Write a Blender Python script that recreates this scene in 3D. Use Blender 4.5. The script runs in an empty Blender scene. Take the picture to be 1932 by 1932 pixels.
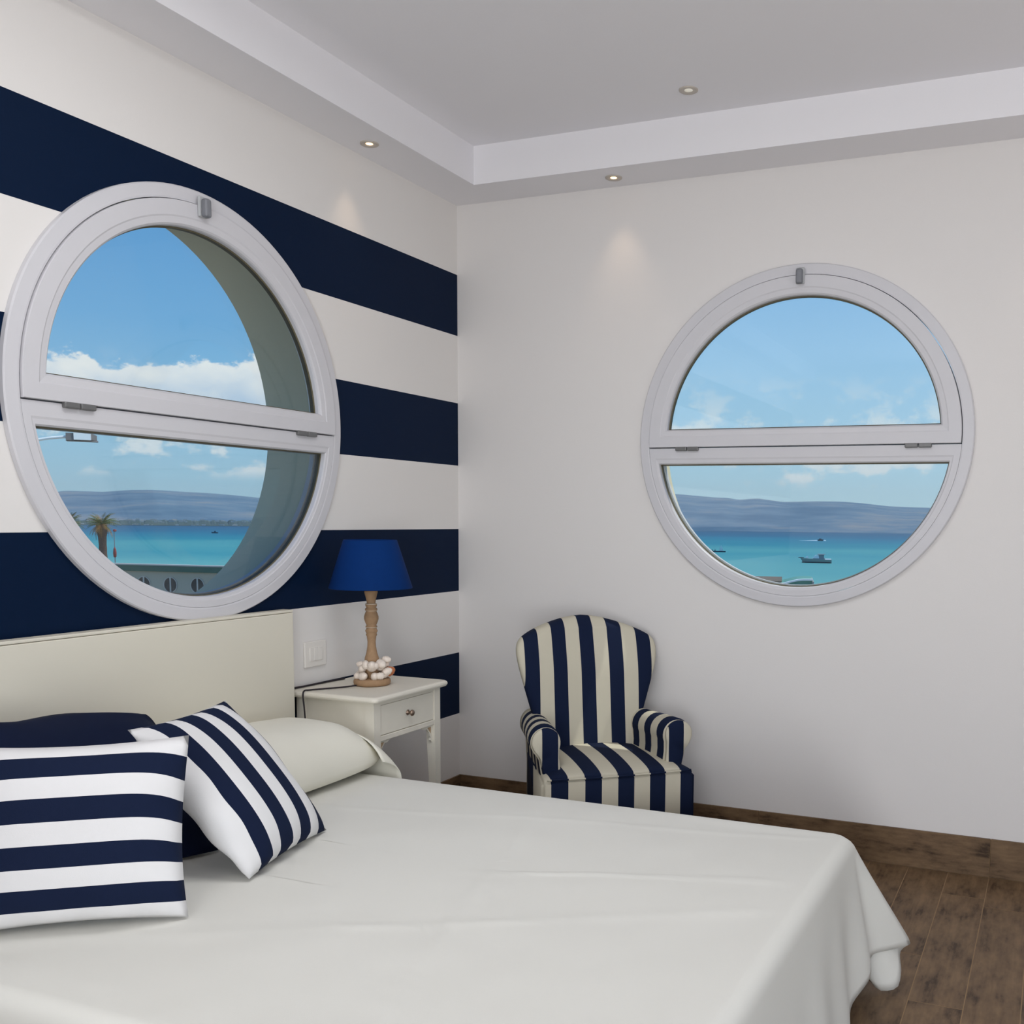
import bpy, bmesh, math, random
from mathutils import Vector, Matrix, Euler
from math import sin, cos, pi, radians, hypot, atan2, sqrt, exp
random.seed(7)
C = bpy.context.scene.collection
scene = bpy.context.scene

# ------------------------------------------------------------------ camera
cam_d = bpy.data.cameras.new('camera'); cam = bpy.data.objects.new('camera', cam_d); C.objects.link(cam)
YAW, PITCH, ROLL = -1.185, -0.099, 0.0124
_f0 = Vector((-sin(YAW), cos(YAW), 0)); _r0 = Vector((cos(YAW), sin(YAW), 0)); _u0 = Vector((0, 0, 1))
_f = _f0*cos(PITCH) + _u0*sin(PITCH); _u = _u0*cos(PITCH) - _f0*sin(PITCH)
_r2 = _r0*cos(ROLL) + _u*sin(ROLL); _u2 = _u*cos(ROLL) - _r0*sin(ROLL)
M = Matrix((( _r2.x, _u2.x, -_f.x, -4.226), (_r2.y, _u2.y, -_f.y, -2.660), (_r2.z, _u2.z, -_f.z, 1.412), (0, 0, 0, 1)))
cam.matrix_world = M
cam_d.sensor_width = 36.0; cam_d.lens = 1930.46/1932*36.0
cam_d.shift_x = -(1207.5-966)/1932; cam_d.shift_y = (1171.1-966)/1932
cam_d.clip_start = 0.05; cam_d.clip_end = 30000
scene.camera = cam

# ------------------------------------------------------------------ view + render options
scene.view_settings.view_transform = 'Standard'; scene.view_settings.look = 'None'
scene.view_settings.exposure = 0.0; scene.view_settings.gamma = 1.0
try: scene.view_settings.use_curve_mapping = False
except Exception: pass
scene.cycles.use_denoising = True
scene.cycles.max_bounces = 10; scene.cycles.diffuse_bounces = 6; scene.cycles.transparent_max_bounces = 16
scene.cycles.caustics_reflective = False; scene.cycles.caustics_refractive = False
scene.cycles.sample_clamp_indirect = 6.0

def lin(r, g, b):
    def c(x):
        x /= 255.0
        return x/12.92 if x <= 0.04045 else ((x+0.055)/1.055)**2.4
    return (c(r), c(g), c(b), 1.0)

# ------------------------------------------------------------------ sky
W = bpy.data.worlds.new('sky'); scene.world = W; W.use_nodes = True
nt = W.node_tree; nt.nodes.clear(); N = nt.nodes; L = nt.links
def node(t, **k):
    n = N.new(t)
    for a, v in k.items(): setattr(n, a, v)
    return n
def m(op, a, b=None, c=None, clamp=False):
    n = node('ShaderNodeMath', operation=op); n.use_clamp = clamp
    for i, v in enumerate((a, b, c)):
        if v is None: continue
        if isinstance(v, (int, float)): n.inputs[i].default_value = v
        else: L.new(v, n.inputs[i])
    return n.outputs[0]
def sstep(v, lo, hi):
    n = node('ShaderNodeMapRange', interpolation_type='SMOOTHSTEP')
    L.new(v, n.inputs[0])
    for i, q in ((1, lo), (2, hi)):
        if isinstance(q, (int, float)): n.inputs[i].default_value = q
        else: L.new(q, n.inputs[i])
    return n.outputs[0]
def mix(f, a, b):
    n = node('ShaderNodeMix', data_type='RGBA')
    if isinstance(f, (int, float)): n.inputs[0].default_value = f
    else: L.new(f, n.inputs[0])
    for i, q in ((6, a), (7, b)):
        if isinstance(q, tuple): n.inputs[i].default_value = q
        else: L.new(q, n.inputs[i])
    return n.outputs[2]
tc = node('ShaderNodeTexCoord'); sp = node('ShaderNodeSeparateXYZ'); L.new(tc.outputs['Generated'], sp.inputs[0])
dx, dy, dz = sp.outputs
el = m('MULTIPLY', m('ARCSINE', dz), 57.2958)
az = m('MULTIPLY', m('ARCTAN2', dy, dx), 57.2958)
def ramp(v, stops):
    n = node('ShaderNodeValToRGB'); cr = n.color_ramp
    while len(cr.elements) < len(stops): cr.elements.new(0.5)
    for e, (p, c) in zip(cr.elements, stops): e.position = p; e.color = c
    L.new(v, n.inputs[0]); return n.outputs[0]
e01 = m('DIVIDE', el, 40.0, clamp=True)
skyL = ramp(e01, [(0.0, lin(166, 206, 222)), (0.10, lin(148, 196, 226)), (0.24, lin(112, 172, 220)), (0.42, lin(88, 150, 208)), (1.0, lin(62, 120, 190))])
skyR = ramp(e01, [(0.0, lin(184, 218, 230)), (0.08, lin(172, 212, 234)), (0.20, lin(158, 203, 237)), (0.32, lin(138, 188, 232)), (1.0, lin(84, 146, 212))])
base = mix(sstep(az, 36.0, 18.0), skyL, skyR)
mp = node('ShaderNodeMapping'); mp.inputs['Scale'].default_value = (1, 1, 1.7); L.new(tc.outputs['Generated'], mp.inputs[0])
def noise(scale, detail=6, rough=0.55, off=(0, 0, 0)):
    mq = node('ShaderNodeMapping'); mq.inputs['Location'].default_value = off; L.new(mp.outputs[0], mq.inputs[0])
    n = node('ShaderNodeTexNoise'); n.inputs['Scale'].default_value = scale; n.inputs['Detail'].default_value = detail
    n.inputs['Roughness'].default_value = rough; L.new(mq.outputs[0], n.inputs['Vector']); return n.outputs[0]
n1 = noise(13, 7, 0.6, (0.31, 0.1, 0)); n2 = noise(34, 5, 0.6, (1.3, 0, 2)); n3 = noise(16, 5, 0.6, (2.1, 4, 0))
# cumulus bank low over the hills to the left
azn = sstep(az, 24.0, 40.0)
top = m('ADD', m('MULTIPLY_ADD', n1, 3.4, 4.8), m('MULTIPLY', n2, 2.4))
bank = m('MULTIPLY', sstep(el, top, m('SUBTRACT', top, 0.35)), sstep(el, m('MULTIPLY_ADD', n3, 2.5, 3.1), m('MULTIPLY_ADD', n3, 2.5, 4.2)))
bank = m('MULTIPLY', bank, azn)
# loose wisps below and small clouds everywhere low
wn = noise(20, 6, 0.62, (3.3, 1.0, 0.4))
wisp = m('MULTIPLY', m('MULTIPLY', sstep(wn, 0.48, 0.60), sstep(el, 1.6, 2.4)), sstep(el, 8.5, 3.8))
wisp = m('MULTIPLY', wisp, 0.85)
shade = sstep(m('ADD', m('MULTIPLY', n2, 0.8), m('MULTIPLY', m('SUBTRACT', el, top), 0.16)), -0.15, 0.45)
ccol = mix(shade, lin(176, 200, 226), lin(238, 240, 240))
sky = mix(bank, mix(wisp, base, lin(226, 234, 238)), ccol)
ground = mix(sstep(el, 0.0, -2.0), sky, lin(120, 150, 165))
bg = node('ShaderNodeBackground'); bg.inputs[1].default_value = 1.0; L.new(ground, bg.inputs[0])
wo = node('ShaderNodeOutputWorld'); L.new(bg.outputs[0], wo.inputs[0])

# ------------------------------------------------------------------ sun + added fill lights outside the view
sd = bpy.data.lights.new('sun', 'SUN'); sd.energy = 3.4; sd.angle = radians(0.6); sd.color = (1.0, 0.95, 0.86)
so = bpy.data.objects.new('sun', sd); C.objects.link(so)
_sa, _se = radians(-52), radians(58)
_sdir = Vector((cos(_se)*cos(_sa), cos(_se)*sin(_sa), sin(_se)))
so.rotation_euler = _sdir.to_track_quat('Z', 'Y').to_euler(); so.location = (0, -20, 30)
def area(name, loc, dirv, sx, sy, power, col):
    d = bpy.data.lights.new(name, 'AREA'); d.shape = 'RECTANGLE'; d.size = sx; d.size_y = sy; d.energy = power; d.color = col
    o = bpy.data.objects.new(name, d); C.objects.link(o); o.location = loc
    o.rotation_euler = Vector(dirv).to_track_quat('-Z', 'Z').to_euler(); return o
# added area fills that brighten the room, two of them thrown upwards
area('side_fill', (-6.45, -2.6, 1.85), (1, 0, 0), 1.2, 1.2, 37, (0.95, 0.975, 1.0))  # added level fill from the unseen side, lights bed and right wall
area('side_upward_fill', (-6.42, -3.3, 0.8), (1, 0, 1.3), 2.2, 1.0, 116, (0.985, 0.985, 1.0))  # added fill tilted up to lift the walls and ceiling
area('rear_upward_fill', (-3.3, -5.42, 0.8), (0, 1, 1.4), 2.6, 1.1, 25, (0.985, 0.985, 1.0))  # weaker added up-fill from the unseen rear side
area('overhead_fill', (-2.35, -1.4, 2.96), (0, 0, -1), 0.85, 0.85, 18.5, (0.975, 0.985, 1.0))  # added top fill for the bed; no lamp fixture hangs here

# ------------------------------------------------------------------ materials
def mat(name, col, rough=0.6, spec=0.3, metal=0.0, bump=None, var=None, coat=0.0, sub=None):
    """bump=(scale,strength,dist)  var=(scale, amount)"""
    x = bpy.data.materials.new(name); x.use_nodes = True; t = x.node_tree; p = t.nodes['Principled BSDF']
    p.inputs['Base Color'].default_value = col; p.inputs['Roughness'].default_value = rough
    p.inputs['Specular IOR Level'].default_value = spec; p.inputs['Metallic'].default_value = metal
    p.inputs['Coat Weight'].default_value = coat
    tcn = t.nodes.new('ShaderNodeTexCoord')
    if var:
        n = t.nodes.new('ShaderNodeTexNoise'); n.inputs['Scale'].default_value = var[0]; n.inputs['Detail'].default_value = 5
        t.links.new(tcn.outputs['Object'], n.inputs['Vector'])
        mx = t.nodes.new('ShaderNodeMix'); mx.data_type = 'RGBA'
        mx.inputs[6].default_value = tuple(c*(1-var[1]) for c in col[:3])+(1,)
        mx.inputs[7].default_value = tuple(min(1, c*(1+var[1])) for c in col[:3])+(1,)
        t.links.new(n.outputs[0], mx.inputs[0]); t.links.new(mx.outputs[2], p.inputs['Base Color'])
    if bump:
        n = t.nodes.new('ShaderNodeTexNoise'); n.inputs['Scale'].default_value = bump[0]; n.inputs['Detail'].default_value = 3
        t.links.new(tcn.outputs['Object'], n.inputs['Vector'])
        b = t.nodes.new('ShaderNodeBump'); b.inputs['Strength'].default_value = bump[1]; b.inputs['Distance'].default_value = bump[2]
        t.links.new(n.outputs[0], b.inputs['Height']); t.links.new(b.outputs[0], p.inputs['Normal'])
    return x
def P(x): return x.node_tree.nodes['Principled BSDF']

WHITE = lin(226, 223, 219)
M_wall = mat('wall_paint', lin(222, 219, 217), 0.7, 0.2, bump=(180, 0.12, 0.002))
M_ceil = mat('ceiling_paint', lin(234, 233, 236), 0.8, 0.15, bump=(160, 0.08, 0.002))
M_ext = mat('exterior_render', lin(222, 212, 184), 0.85, 0.1, bump=(60, 0.2, 0.003), var=(3, 0.06))
M_frame = mat('window_lacquer', lin(204, 203, 207), 0.45, 0.35, bump=(240, 0.06, 0.001), var=(14, 0.02))
M_gasket = mat('gasket', lin(96, 90, 70), 0.6, 0.3, var=(30, 0.1))
M_grey = mat('grey_plastic', lin(120, 122, 128), 0.4, 0.4, var=(60, 0.1))
M_lightgrey = mat('pale_grey_plastic', lin(176, 178, 180), 0.4, 0.4, var=(60, 0.04))
M_hinge = mat('hinge_metal', lin(112, 112, 112), 0.4, 0.5, metal=0.3, var=(60, 0.1))
M_headb = mat('headboard_lacquer', lin(218, 213, 198), 0.5, 0.3, bump=(120, 0.06, 0.001))
M_furn = mat('cream_painted_wood', lin(222, 217, 204), 0.5, 0.3, bump=(90, 0.12, 0.001), var=(9, 0.04))
M_crack = mat('aged_paint_edge', lin(176, 150, 118), 0.7, 0.2, var=(40, 0.2))
M_knob = mat('brushed_knob', lin(150, 130, 115), 0.3, 0.5, metal=0.8, var=(50, 0.1))
M_cord = mat('black_rubber_cord', lin(34, 28, 34), 0.5, 0.3, var=(60, 0.1))
M_shade = mat('blue_lampshade_cloth', lin(0, 44, 102), 0.85, 0.15, bump=(500, 0.3, 0.001), var=(60, 0.06))
M_stem = mat('limed_wood', lin(158, 128, 98), 0.65, 0.2, bump=(90, 0.3, 0.001), var=(60, 0.2))
M_limed = mat('lime_wash', lin(196, 180, 160), 0.8, 0.1, var=(60, 0.1))
M_shell = mat('white_shell', lin(226, 214, 202), 0.35, 0.4, bump=(200, 0.3, 0.002), var=(60, 0.12))
M_shello = mat('orange_shell', lin(178, 108, 68), 0.35, 0.4, bump=(200, 0.3, 0.002), var=(60, 0.2))
M_switch = mat('switch_plastic', lin(226, 222, 216), 0.3, 0.4, var=(50, 0.01))
M_bed = mat('bedspread_cotton', lin(220, 219, 212), 0.9, 0.1, bump=(900, 0.25, 0.0008), var=(2.5, 0.015))
M_sheet = mat('pillow_cotton', lin(228, 225, 212), 0.9, 0.1, bump=(700, 0.25, 0.0008), var=(8, 0.015))
M_navycloth = mat('navy_cotton', lin(14, 24, 50), 0.85, 0.15, bump=(500, 0.25, 0.001), var=(20, 0.12))
M_dark = mat('dark_wood', lin(52, 38, 28), 0.5, 0.3, var=(20, 0.2))
M_mattress = mat('mattress_ticking', lin(215, 212, 205), 0.9, 0.1, var=(20, 0.03))
M_grout = mat('grout', lin(150, 126, 98), 0.9, 0.1, var=(40, 0.08))
M_trimring = mat('downlight_ring', lin(188, 180, 170), 0.4, 0.3, var=(50, 0.02))

def emit(name, col, s):
    x = mat(name, col); p = P(x); p.inputs['Emission Color'].default_value = col; p.inputs['Emission Strength'].default_value = s
    return x
M_bulb = emit('halogen_bulb', (1.0, 0.66, 0.34, 1), 3.2)
M_disc_dim = emit('dim_disc', (1.0, 0.97, 0.85, 1), 0.12)

def striped(name, axis, bands, c_on, c_off, period=None, rough=0.85, bump=(500, 0.25, 0.001), length_attr=None):
    """bands: list of (lo, hi) along object axis; with period the coordinate is wrapped"""
    x = mat(name, c_off, rough, 0.15, bump=bump); t = x.node_tree; p = P(x); nn, ll = t.nodes, t.links
    tcn = nn.new('ShaderNodeTexCoord'); s = nn.new('ShaderNodeSeparateXYZ')
    if length_attr:
        a = nn.new('ShaderNodeAttribute'); a.attribute_name = length_attr; ll.new(a.outputs['Vector'], s.inputs[0])
    else: ll.new(tcn.outputs['Object'], s.inputs[0])
    v = s.outputs[axis]
    if period:
        w = nn.new('ShaderNodeMath'); w.operation = 'ADD'; w.inputs[1].default_value = 1000*period; ll.new(v, w.inputs[0])
        w2 = nn.new('ShaderNodeMath'); w2.operation = 'MODULO'; w2.inputs[1].default_value = period; ll.new(w.outputs[0], w2.inputs[0]); v = w2.outputs[0]
    acc = None
    for lo, hi in bands:
        g = nn.new('ShaderNodeMath'); g.operation = 'GREATER_THAN'; g.inputs[1].default_value = lo; ll.new(v, g.inputs[0])
        h = nn.new('ShaderNodeMath'); h.operation = 'LESS_THAN'; h.inputs[1].default_value = hi; ll.new(v, h.inputs[0])
        q = nn.new('ShaderNodeMath'); q.operation = 'MULTIPLY'; ll.new(g.outputs[0], q.inputs[0]); ll.new(h.outputs[0], q.inputs[1])
        if acc is None: acc = q.outputs[0]
        else:
            z = nn.new('ShaderNodeMath'); z.operation = 'MAXIMUM'; ll.new(acc, z.inputs[0]); ll.new(q.outputs[0], z.inputs[1]); acc = z.outputs[0]
    mx = nn.new('ShaderNodeMix'); mx.data_type = 'RGBA'; mx.inputs[6].default_value = c_off; mx.inputs[7].default_value = c_on
    ll.new(acc, mx.inputs[0]); ll.new(mx.outputs[2], p.inputs['Base Color'])
    return x
NAVYW = lin(0, 22, 50); NAVYF = lin(17, 28, 54)
M_wallstripe = striped('navy_striped_paint', 2, [(2.257, 2.536), (1.654, 1.946), (1.058, 1.354), (0.461, 0.759)], NAVYW, lin(226, 223, 220), rough=0.6, bump=(180, 0.12, 0.002))
P(M_wallstripe).inputs['Specular IOR Level'].default_value = 0.12
CREAM = lin(196, 190, 172)
M_chx = striped('armchair_stripe', 0, [(0.0, 0.062)], NAVYF, CREAM, period=0.124)
# shift so that a navy stripe is centred on x = 0
def shift_band(x, off):
    for n in x.node_tree.nodes:
        if n.type == 'MATH' and n.operation == 'ADD': n.inputs[1].default_value += off
shift_band(M_chx, 0.031)
M_seat = striped('armchair_seat_stripe', 0, [(0.0, 0.066)], NAVYF, CREAM, period=0.132)
shift_band(M_seat, 0.015)
M_chy = striped('armchair_arm_stripe', 1, [(0.0, 0.056)], NAVYF, CREAM, period=0.112)
shift_band(M_chy, 0.195)
M_cush = striped('cushion_stripe', 1, [(0.02, 0.125), (0.27, 0.395), (0.52, 0.65), (0.765, 0.885)], NAVYF, lin(222, 221, 221), length_attr='fab', bump=(600, 0.25, 0.001))
M_cushA = striped('cushion_stripe_wide', 1, [(0.07, 0.185), (0.30, 0.425), (0.545, 0.665), (0.775, 0.90)], NAVYF, lin(222, 221, 221), length_attr='fab', bump=(600, 0.25, 0.001))

def wood_tile(name, long_axis):
    x = mat(name, (0.1, 0.07, 0.05, 1), 0.5, 0.3); t = x.node_tree; p = P(x); nn, ll = t.nodes, t.links
    tcn = nn.new('ShaderNodeTexCoord'); oi = nn.new('ShaderNodeObjectInfo')
    add = nn.new('ShaderNodeVectorMath'); add.operation = 'MULTIPLY_ADD'; add.inputs[1].default_value = (1, 1, 1)
    cmb = nn.new('ShaderNodeCombineXYZ')
    mu = nn.new('ShaderNodeMath'); mu.operation = 'MULTIPLY'; mu.inputs[1].default_value = 37.0; ll.new(oi.outputs['Random'], mu.inputs[0])
    for i in range(3): ll.new(mu.outputs[0], cmb.inputs[i])
    ll.new(tcn.outputs['Object'], add.inputs[0]); ll.new(cmb.outputs[0], add.inputs[2])
    mp_ = nn.new('ShaderNodeMapping'); sc = [13, 13, 13]; sc[long_axis] = 5.0; mp_.inputs['Scale'].default_value = sc; ll.new(add.outputs[0], mp_.inputs[0])
    n1_ = nn.new('ShaderNodeTexNoise'); n1_.inputs['Scale'].default_value = 1.3; n1_.inputs['Detail'].default_value = 6; n1_.inputs['Roughness'].default_value = 0.65; ll.new(mp_.outputs[0], n1_.inputs['Vector'])
    mp2 = nn.new('ShaderNodeMapping'); sc = [90, 90, 90]; sc[long_axis] = 9.0; mp2.inputs['Scale'].default_value = sc; ll.new(add.outputs[0], mp2.inputs[0])
    n2_ = nn.new('ShaderNodeTexNoise'); n2_.inputs['Scale'].default_value = 1.0; n2_.inputs['Detail'].default_value = 4; ll.new(mp2.outputs[0], n2_.inputs['Vector'])
    ad = nn.new('ShaderNodeMath'); ad.operation = 'MULTIPLY_ADD'; ad.inputs[1].default_value = 0.3; ll.new(n2_.outputs[0], ad.inputs[0]); ll.new(n1_.outputs[0], ad.inputs[2])
    cr = nn.new('ShaderNodeValToRGB'); e = cr.color_ramp.elements; e[0].position = 0.46; e[0].color = lin(58, 42, 28); e[1].position = 0.84; e[1].color = lin(124, 100, 74)
    k = cr.color_ramp.elements.new(0.60); k.color = lin(100, 79, 58)
    ll.new(ad.outputs[0], cr.inputs[0]); ll.new(cr.outputs[0], p.inputs['Base Color'])
    b = nn.new('ShaderNodeBump'); b.inputs['Strength'].default_value = 0.2; b.inputs['Distance'].default_value = 0.001; ll.new(n2_.outputs[0], b.inputs['Height']); ll.new(b.outputs[0], p.inputs['Normal'])
    return x
M_plank = wood_tile('wood_look_tile', 0)
M_bbR = wood_tile('wood_look_tile_skirting', 1)

def glass():
    x = bpy.data.materials.new('window_glass'); x.use_nodes = True; t = x.node_tree; t.nodes.clear()
    tr = t.nodes.new('ShaderNodeBsdfTransparent'); tr.inputs[0].default_value = (0.955, 0.985, 0.985, 1)
    gl = t.nodes.new('ShaderNodeBsdfGlossy'); gl.inputs['Roughness'].default_value = 0.0
    fr = t.nodes.new('ShaderNodeFresnel'); fr.inputs[0].default_value = 1.45
    n = t.nodes.new('ShaderNodeTexNoise'); n.inputs['Scale'].default_value = 1.2
    b = t.nodes.new('ShaderNodeBump'); b.inputs['Strength'].default_value = 0.02; t.links.new(n.outputs[0], b.inputs['Height']); t.links.new(b.outputs[0], gl.inputs['Normal'])
    mx = t.nodes.new('ShaderNodeMixShader'); o = t.nodes.new('ShaderNodeOutputMaterial')
    t.links.new(fr.outputs[0], mx.inputs[0]); t.links.new(tr.outputs[0], mx.inputs[1]); t.links.new(gl.outputs[0], mx.inputs[2]); t.links.new(mx.outputs[0], o.inputs[0])
    return x
M_glass = glass()

# ------------------------------------------------------------------ helpers
def tag(o, label=None, cat=None, group=None, kind=None):
    if label: o['label'] = label
    if cat: o['category'] = cat
    if group: o['group'] = group
    if kind: o['kind'] = kind
    return o
def link(name, me, mats, parent=None, smooth=False, loc=None):
    if not isinstance(mats, (list, tuple)): mats = [mats]
    for q in mats: me.materials.append(q)
    if smooth:
        for f in me.polygons: f.use_smooth = True
    o = bpy.data.objects.new(name, me); C.objects.link(o)
    if parent: o.parent = parent
    if loc: o.location = loc
    return o
def frombm(name, bm, mats, parent=None, smooth=False, loc=None, fix=True):
    if fix: bmesh.ops.recalc_face_normals(bm, faces=bm.faces)
    me = bpy.data.meshes.new(name); bm.to_mesh(me); bm.free()
    return link(name, me, mats, parent, smooth, loc)
def empty(name, loc=(0, 0, 0), rz=0, label=None, cat=None, group=None, kind=None):
    o = bpy.data.objects.new(name, None); C.objects.link(o); o.location = loc; o.rotation_euler = (0, 0, rz); o.empty_display_size = 0.1
    return tag(o, label, cat, group, kind)
def box(bm, x0, x1, y0, y1, z0, z1, bev=0, seg=2):
    r = bmesh.ops.create_cube(bm, size=1.0); vs = r['verts']
    for v in vs: v.co = Vector(((x0+x1)/2+v.co.x*(x1-x0), (y0+y1)/2+v.co.y*(y1-y0), (z0+z1)/2+v.co.z*(z1-z0)))
    if bev:
        es = list({e for v in vs for e in v.link_edges})
        bmesh.ops.bevel(bm, geom=es, offset=bev, segments=seg, affect='EDGES', profile=0.5)
    return vs
def boxo(name, x0, x1, y0, y1, z0, z1, mt, parent=None, bev=0, loc=None):
    bm = bmesh.new(); box(bm, x0, x1, y0, y1, z0, z1, bev); return frombm(name, bm, mt, parent, False, loc)
def loft(bm, loops, closed_loop=True, closed_path=False, cap=False, mi=0):
    R = [[bm.verts.new(p) for p in lp] for lp in loops]; n = len(R[0]); fs = []
    for k in range(len(R) if closed_path else len(R)-1):
        a, b = R[k], R[(k+1) % len(R)]
        for i in range(n if closed_loop else n-1):
            j = (i+1) % n
            try: f = bm.faces.new((a[i], a[j], b[j], b[i])); f.material_index = mi; fs.append(f)
            except ValueError: pass
    if cap:
        for r in (R[0], R[-1]):
            try: bm.faces.new(r)
            except ValueError: pass
    return R
def lathe(bm, prof, seg=32, c=(0, 0, 0)):
    loops = [[(c[0]+max(r, 1e-4)*cos(2*pi*i/seg), c[1]+max(r, 1e-4)*sin(2*pi*i/seg), c[2]+z) for i in range(seg)] for r, z in prof]
    return loft(bm, loops, True, False, True)
def tube(bm, pts, r, seg=8, r1=None):
    pts = [Vector(p) for p in pts]; loops = []; up = Vector((0, 0, 1)); prev = None
    for i, p in enumerate(pts):
        t = (pts[min(i+1, len(pts)-1)]-pts[max(i-1, 0)]).normalized()
        s = t.cross(up)
        if s.length < 0.05: s = t.cross(Vector((1, 0, 0)))
        s.normalize()
        if prev and s.dot(prev) < 0: s = -s
        prev = s; w = s.cross(t).normalized()
        rr = r if r1 is None else r+(r1-r)*i/(len(pts)-1)
        loops.append([p+s*rr*cos(2*pi*k/seg)+w*rr*sin(2*pi*k/seg) for k in range(seg)])
    loft(bm, loops, True, False, True)
def catmull(pts, n=8):
    pts = [Vector(p) for p in pts]; out = []
    for i in range(len(pts)-1):
        p0, p1, p2, p3 = pts[max(i-1, 0)], pts[i], pts[i+1], pts[min(i+2, len(pts)-1)]
        for k in range(n):
            t = k/n
            out.append(0.5*((2*p1)+(p2-p0)*t+(2*p0-5*p1+4*p2-p3)*t*t+(3*p1-p0-3*p2+p3)*t**3))
    out.append(pts[-1]); return out
def ss(a, b, x):
    t = min(1, max(0, (x-a)/(b-a))); return t*t*(3-2*t)
def vnoise(x, y, s=1.0):
    from mathutils import noise as nz
    return nz.noise(Vector((x*s, y*s, 0.37)))

# ------------------------------------------------------------------ room shell
T = 0.35; WX0, WY0 = -6.5, -5.5; ZC, ZS, SD = 3.011, 2.848, 0.232
WZ, R_OUT, R_SASH = 1.754, 0.70, 0.655
XL, YR = -1.584, -1.641
RH0, RH1, RHX = 0.684, 0.700, 0.705      # hole radius at room face, behind the frame, at the outer face

def holed_wall(name, a0, a1, c, z0, z1, place, mats):
    """wall slab in (a, d, z); hole centred at (c, WZ); faces: 0 room side, 1 rest"""
    zc = WZ; angs = [2*pi*i/96 for i in range(96)]
    for (ca, cz) in ((a0, z0), (a1, z0), (a0, z1), (a1, z1)): angs.append(atan2(cz-zc, ca-c) % (2*pi))
    angs = sorted(set(round(x, 6) for x in angs))
    def rim(t):
        dx_, dz_ = cos(t), sin(t); s = 1e9
        if dx_ > 1e-9: s = min(s, (a1-c)/dx_)
        if dx_ < -1e-9: s = min(s, (a0-c)/dx_)
        if dz_ > 1e-9: s = min(s, (z1-zc)/dz_)
        if dz_ < -1e-9: s = min(s, (z0-zc)/dz_)
        return c+dx_*s, zc+dz_*s
    bm = bmesh.new()
    def loop(r, d): return [place(c+r*cos(t), d, zc+r*sin(t)) for t in angs]
    def rl(d): return [place(rim(t)[0], d, rim(t)[1]) for t in angs]
    loops = [rl(0), loop(RH0, 0), loop(RH0, 0.068), loop(RH1, 0.068), loop(RHX, T), rl(T)]
    R = loft(bm, loops, True, True)
    bm.faces.ensure_lookup_table()
    n = len(angs)
    for i, f in enumerate(bm.faces): f.material_index = 0 if i < n else 1
    me = bpy.data.meshes.new(name); bmesh.ops.recalc_face_normals(bm, faces=bm.faces); bm.to_mesh(me); bm.free()
    o = link(name, me, mats); return tag(o, kind='structure')
wl = holed_wall('wall_left', WX0, 0.0, XL, 0.0, ZC, lambda a, d, z: (a, d, z), [M_wallstripe, M_ext])
wr = holed_wall('wall_right', WY0, T, YR, 0.0, ZC, lambda a, d, z: (d, a, z), [M_wall, M_ext])
def wall_open(name, axis, pos, a0, a1, oa, ob, oz, sgn):
    bm = bmesh.new(); d0, d1 = (pos-0.25, pos) if sgn < 0 else (pos, pos+0.25)
    def bb(p0, p1, z0, z1):
        if axis == 'y': box(bm, p0, p1, d0, d1, z0, z1)
        else: box(bm, d0, d1, p0, p1, z0, z1)
    bb(a0, oa, 0, ZC); bb(ob, a1, 0, ZC); bb(oa, ob, oz, ZC)
    tag(frombm(name, bm, M_wall), kind='structure')
wall_open('wall_front', 'y', WY0, WX0, T, -4.7, -1.9, 2.45, -1)
wall_open('wall_back', 'x', WX0, WY0, 0.0, -4.6, -2.0, 2.45, -1)
def rect_frame(name, axis, pos, a0, a1, z1, n):
    e = empty(name, kind='structure'); 
    def bb(nm, p0, p1, z0, z2, d0=-0.14, d1=-0.06, mt=M_frame):
        if axis == 'y': boxo(nm, p0, p1, pos+d0, pos+d1, z0, z2, mt, e)
        else: boxo(nm, pos+d0, pos+d1, p0, p1, z0, z2, mt, e)
    bb('door_jamb', a0, a0+0.07, 0, z1); bb('door_jamb', a1-0.07, a1, 0, z1); bb('door_head', a0, a1, z1-0.07, z1)
    bb('door_mullion', (a0+a1)/2-0.05, (a0+a1)/2+0.05, 0, z1-0.07)
rect_frame('door_1', 'y', WY0, -4.7, -1.9, 2.45, 2)
rect_frame('door_2', 'x', WX0, -4.6, -2.0, 2.45, 2)
tag(boxo('ceiling', WX0-0.25, T, WY0-0.25, T, ZC, ZC+0.25, M_ceil), kind='structure')
bm = bmesh.new()
pl = [(WX0, 0), (0, 0), (0, WY0), (-SD, WY0), (-SD, -SD), (WX0, -SD)]
a_ = [bm.verts.new((x, y, ZS)) for x, y in pl]; b_ = [bm.verts.new((x, y, ZC)) for x, y in pl]
bm.faces.new(a_); bm.faces.new(b_)
for i in range(6): bm.faces.new((a_[i], a_[(i+1) % 6], b_[(i+1) % 6], b_[i]))
bmesh.ops.bevel(bm, geom=[e for e in bm.edges if abs(e.verts[0].co.z-ZS) < 1e-6 and abs(e.verts[1].co.z-ZS) < 1e-6 and abs(e.verts[0].co.x) > 1e-6 and (e.verts[0].co.y < -1e-6 or e.verts[1].co.y < -1e-6) and (e.verts[0].co.x < -1e-6 and e.verts[1].co.x < -1e-6)], offset=0.002, segments=1, affect='EDGES')
tag(frombm('trim_1', bm, M_ceil), kind='structure')

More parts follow.
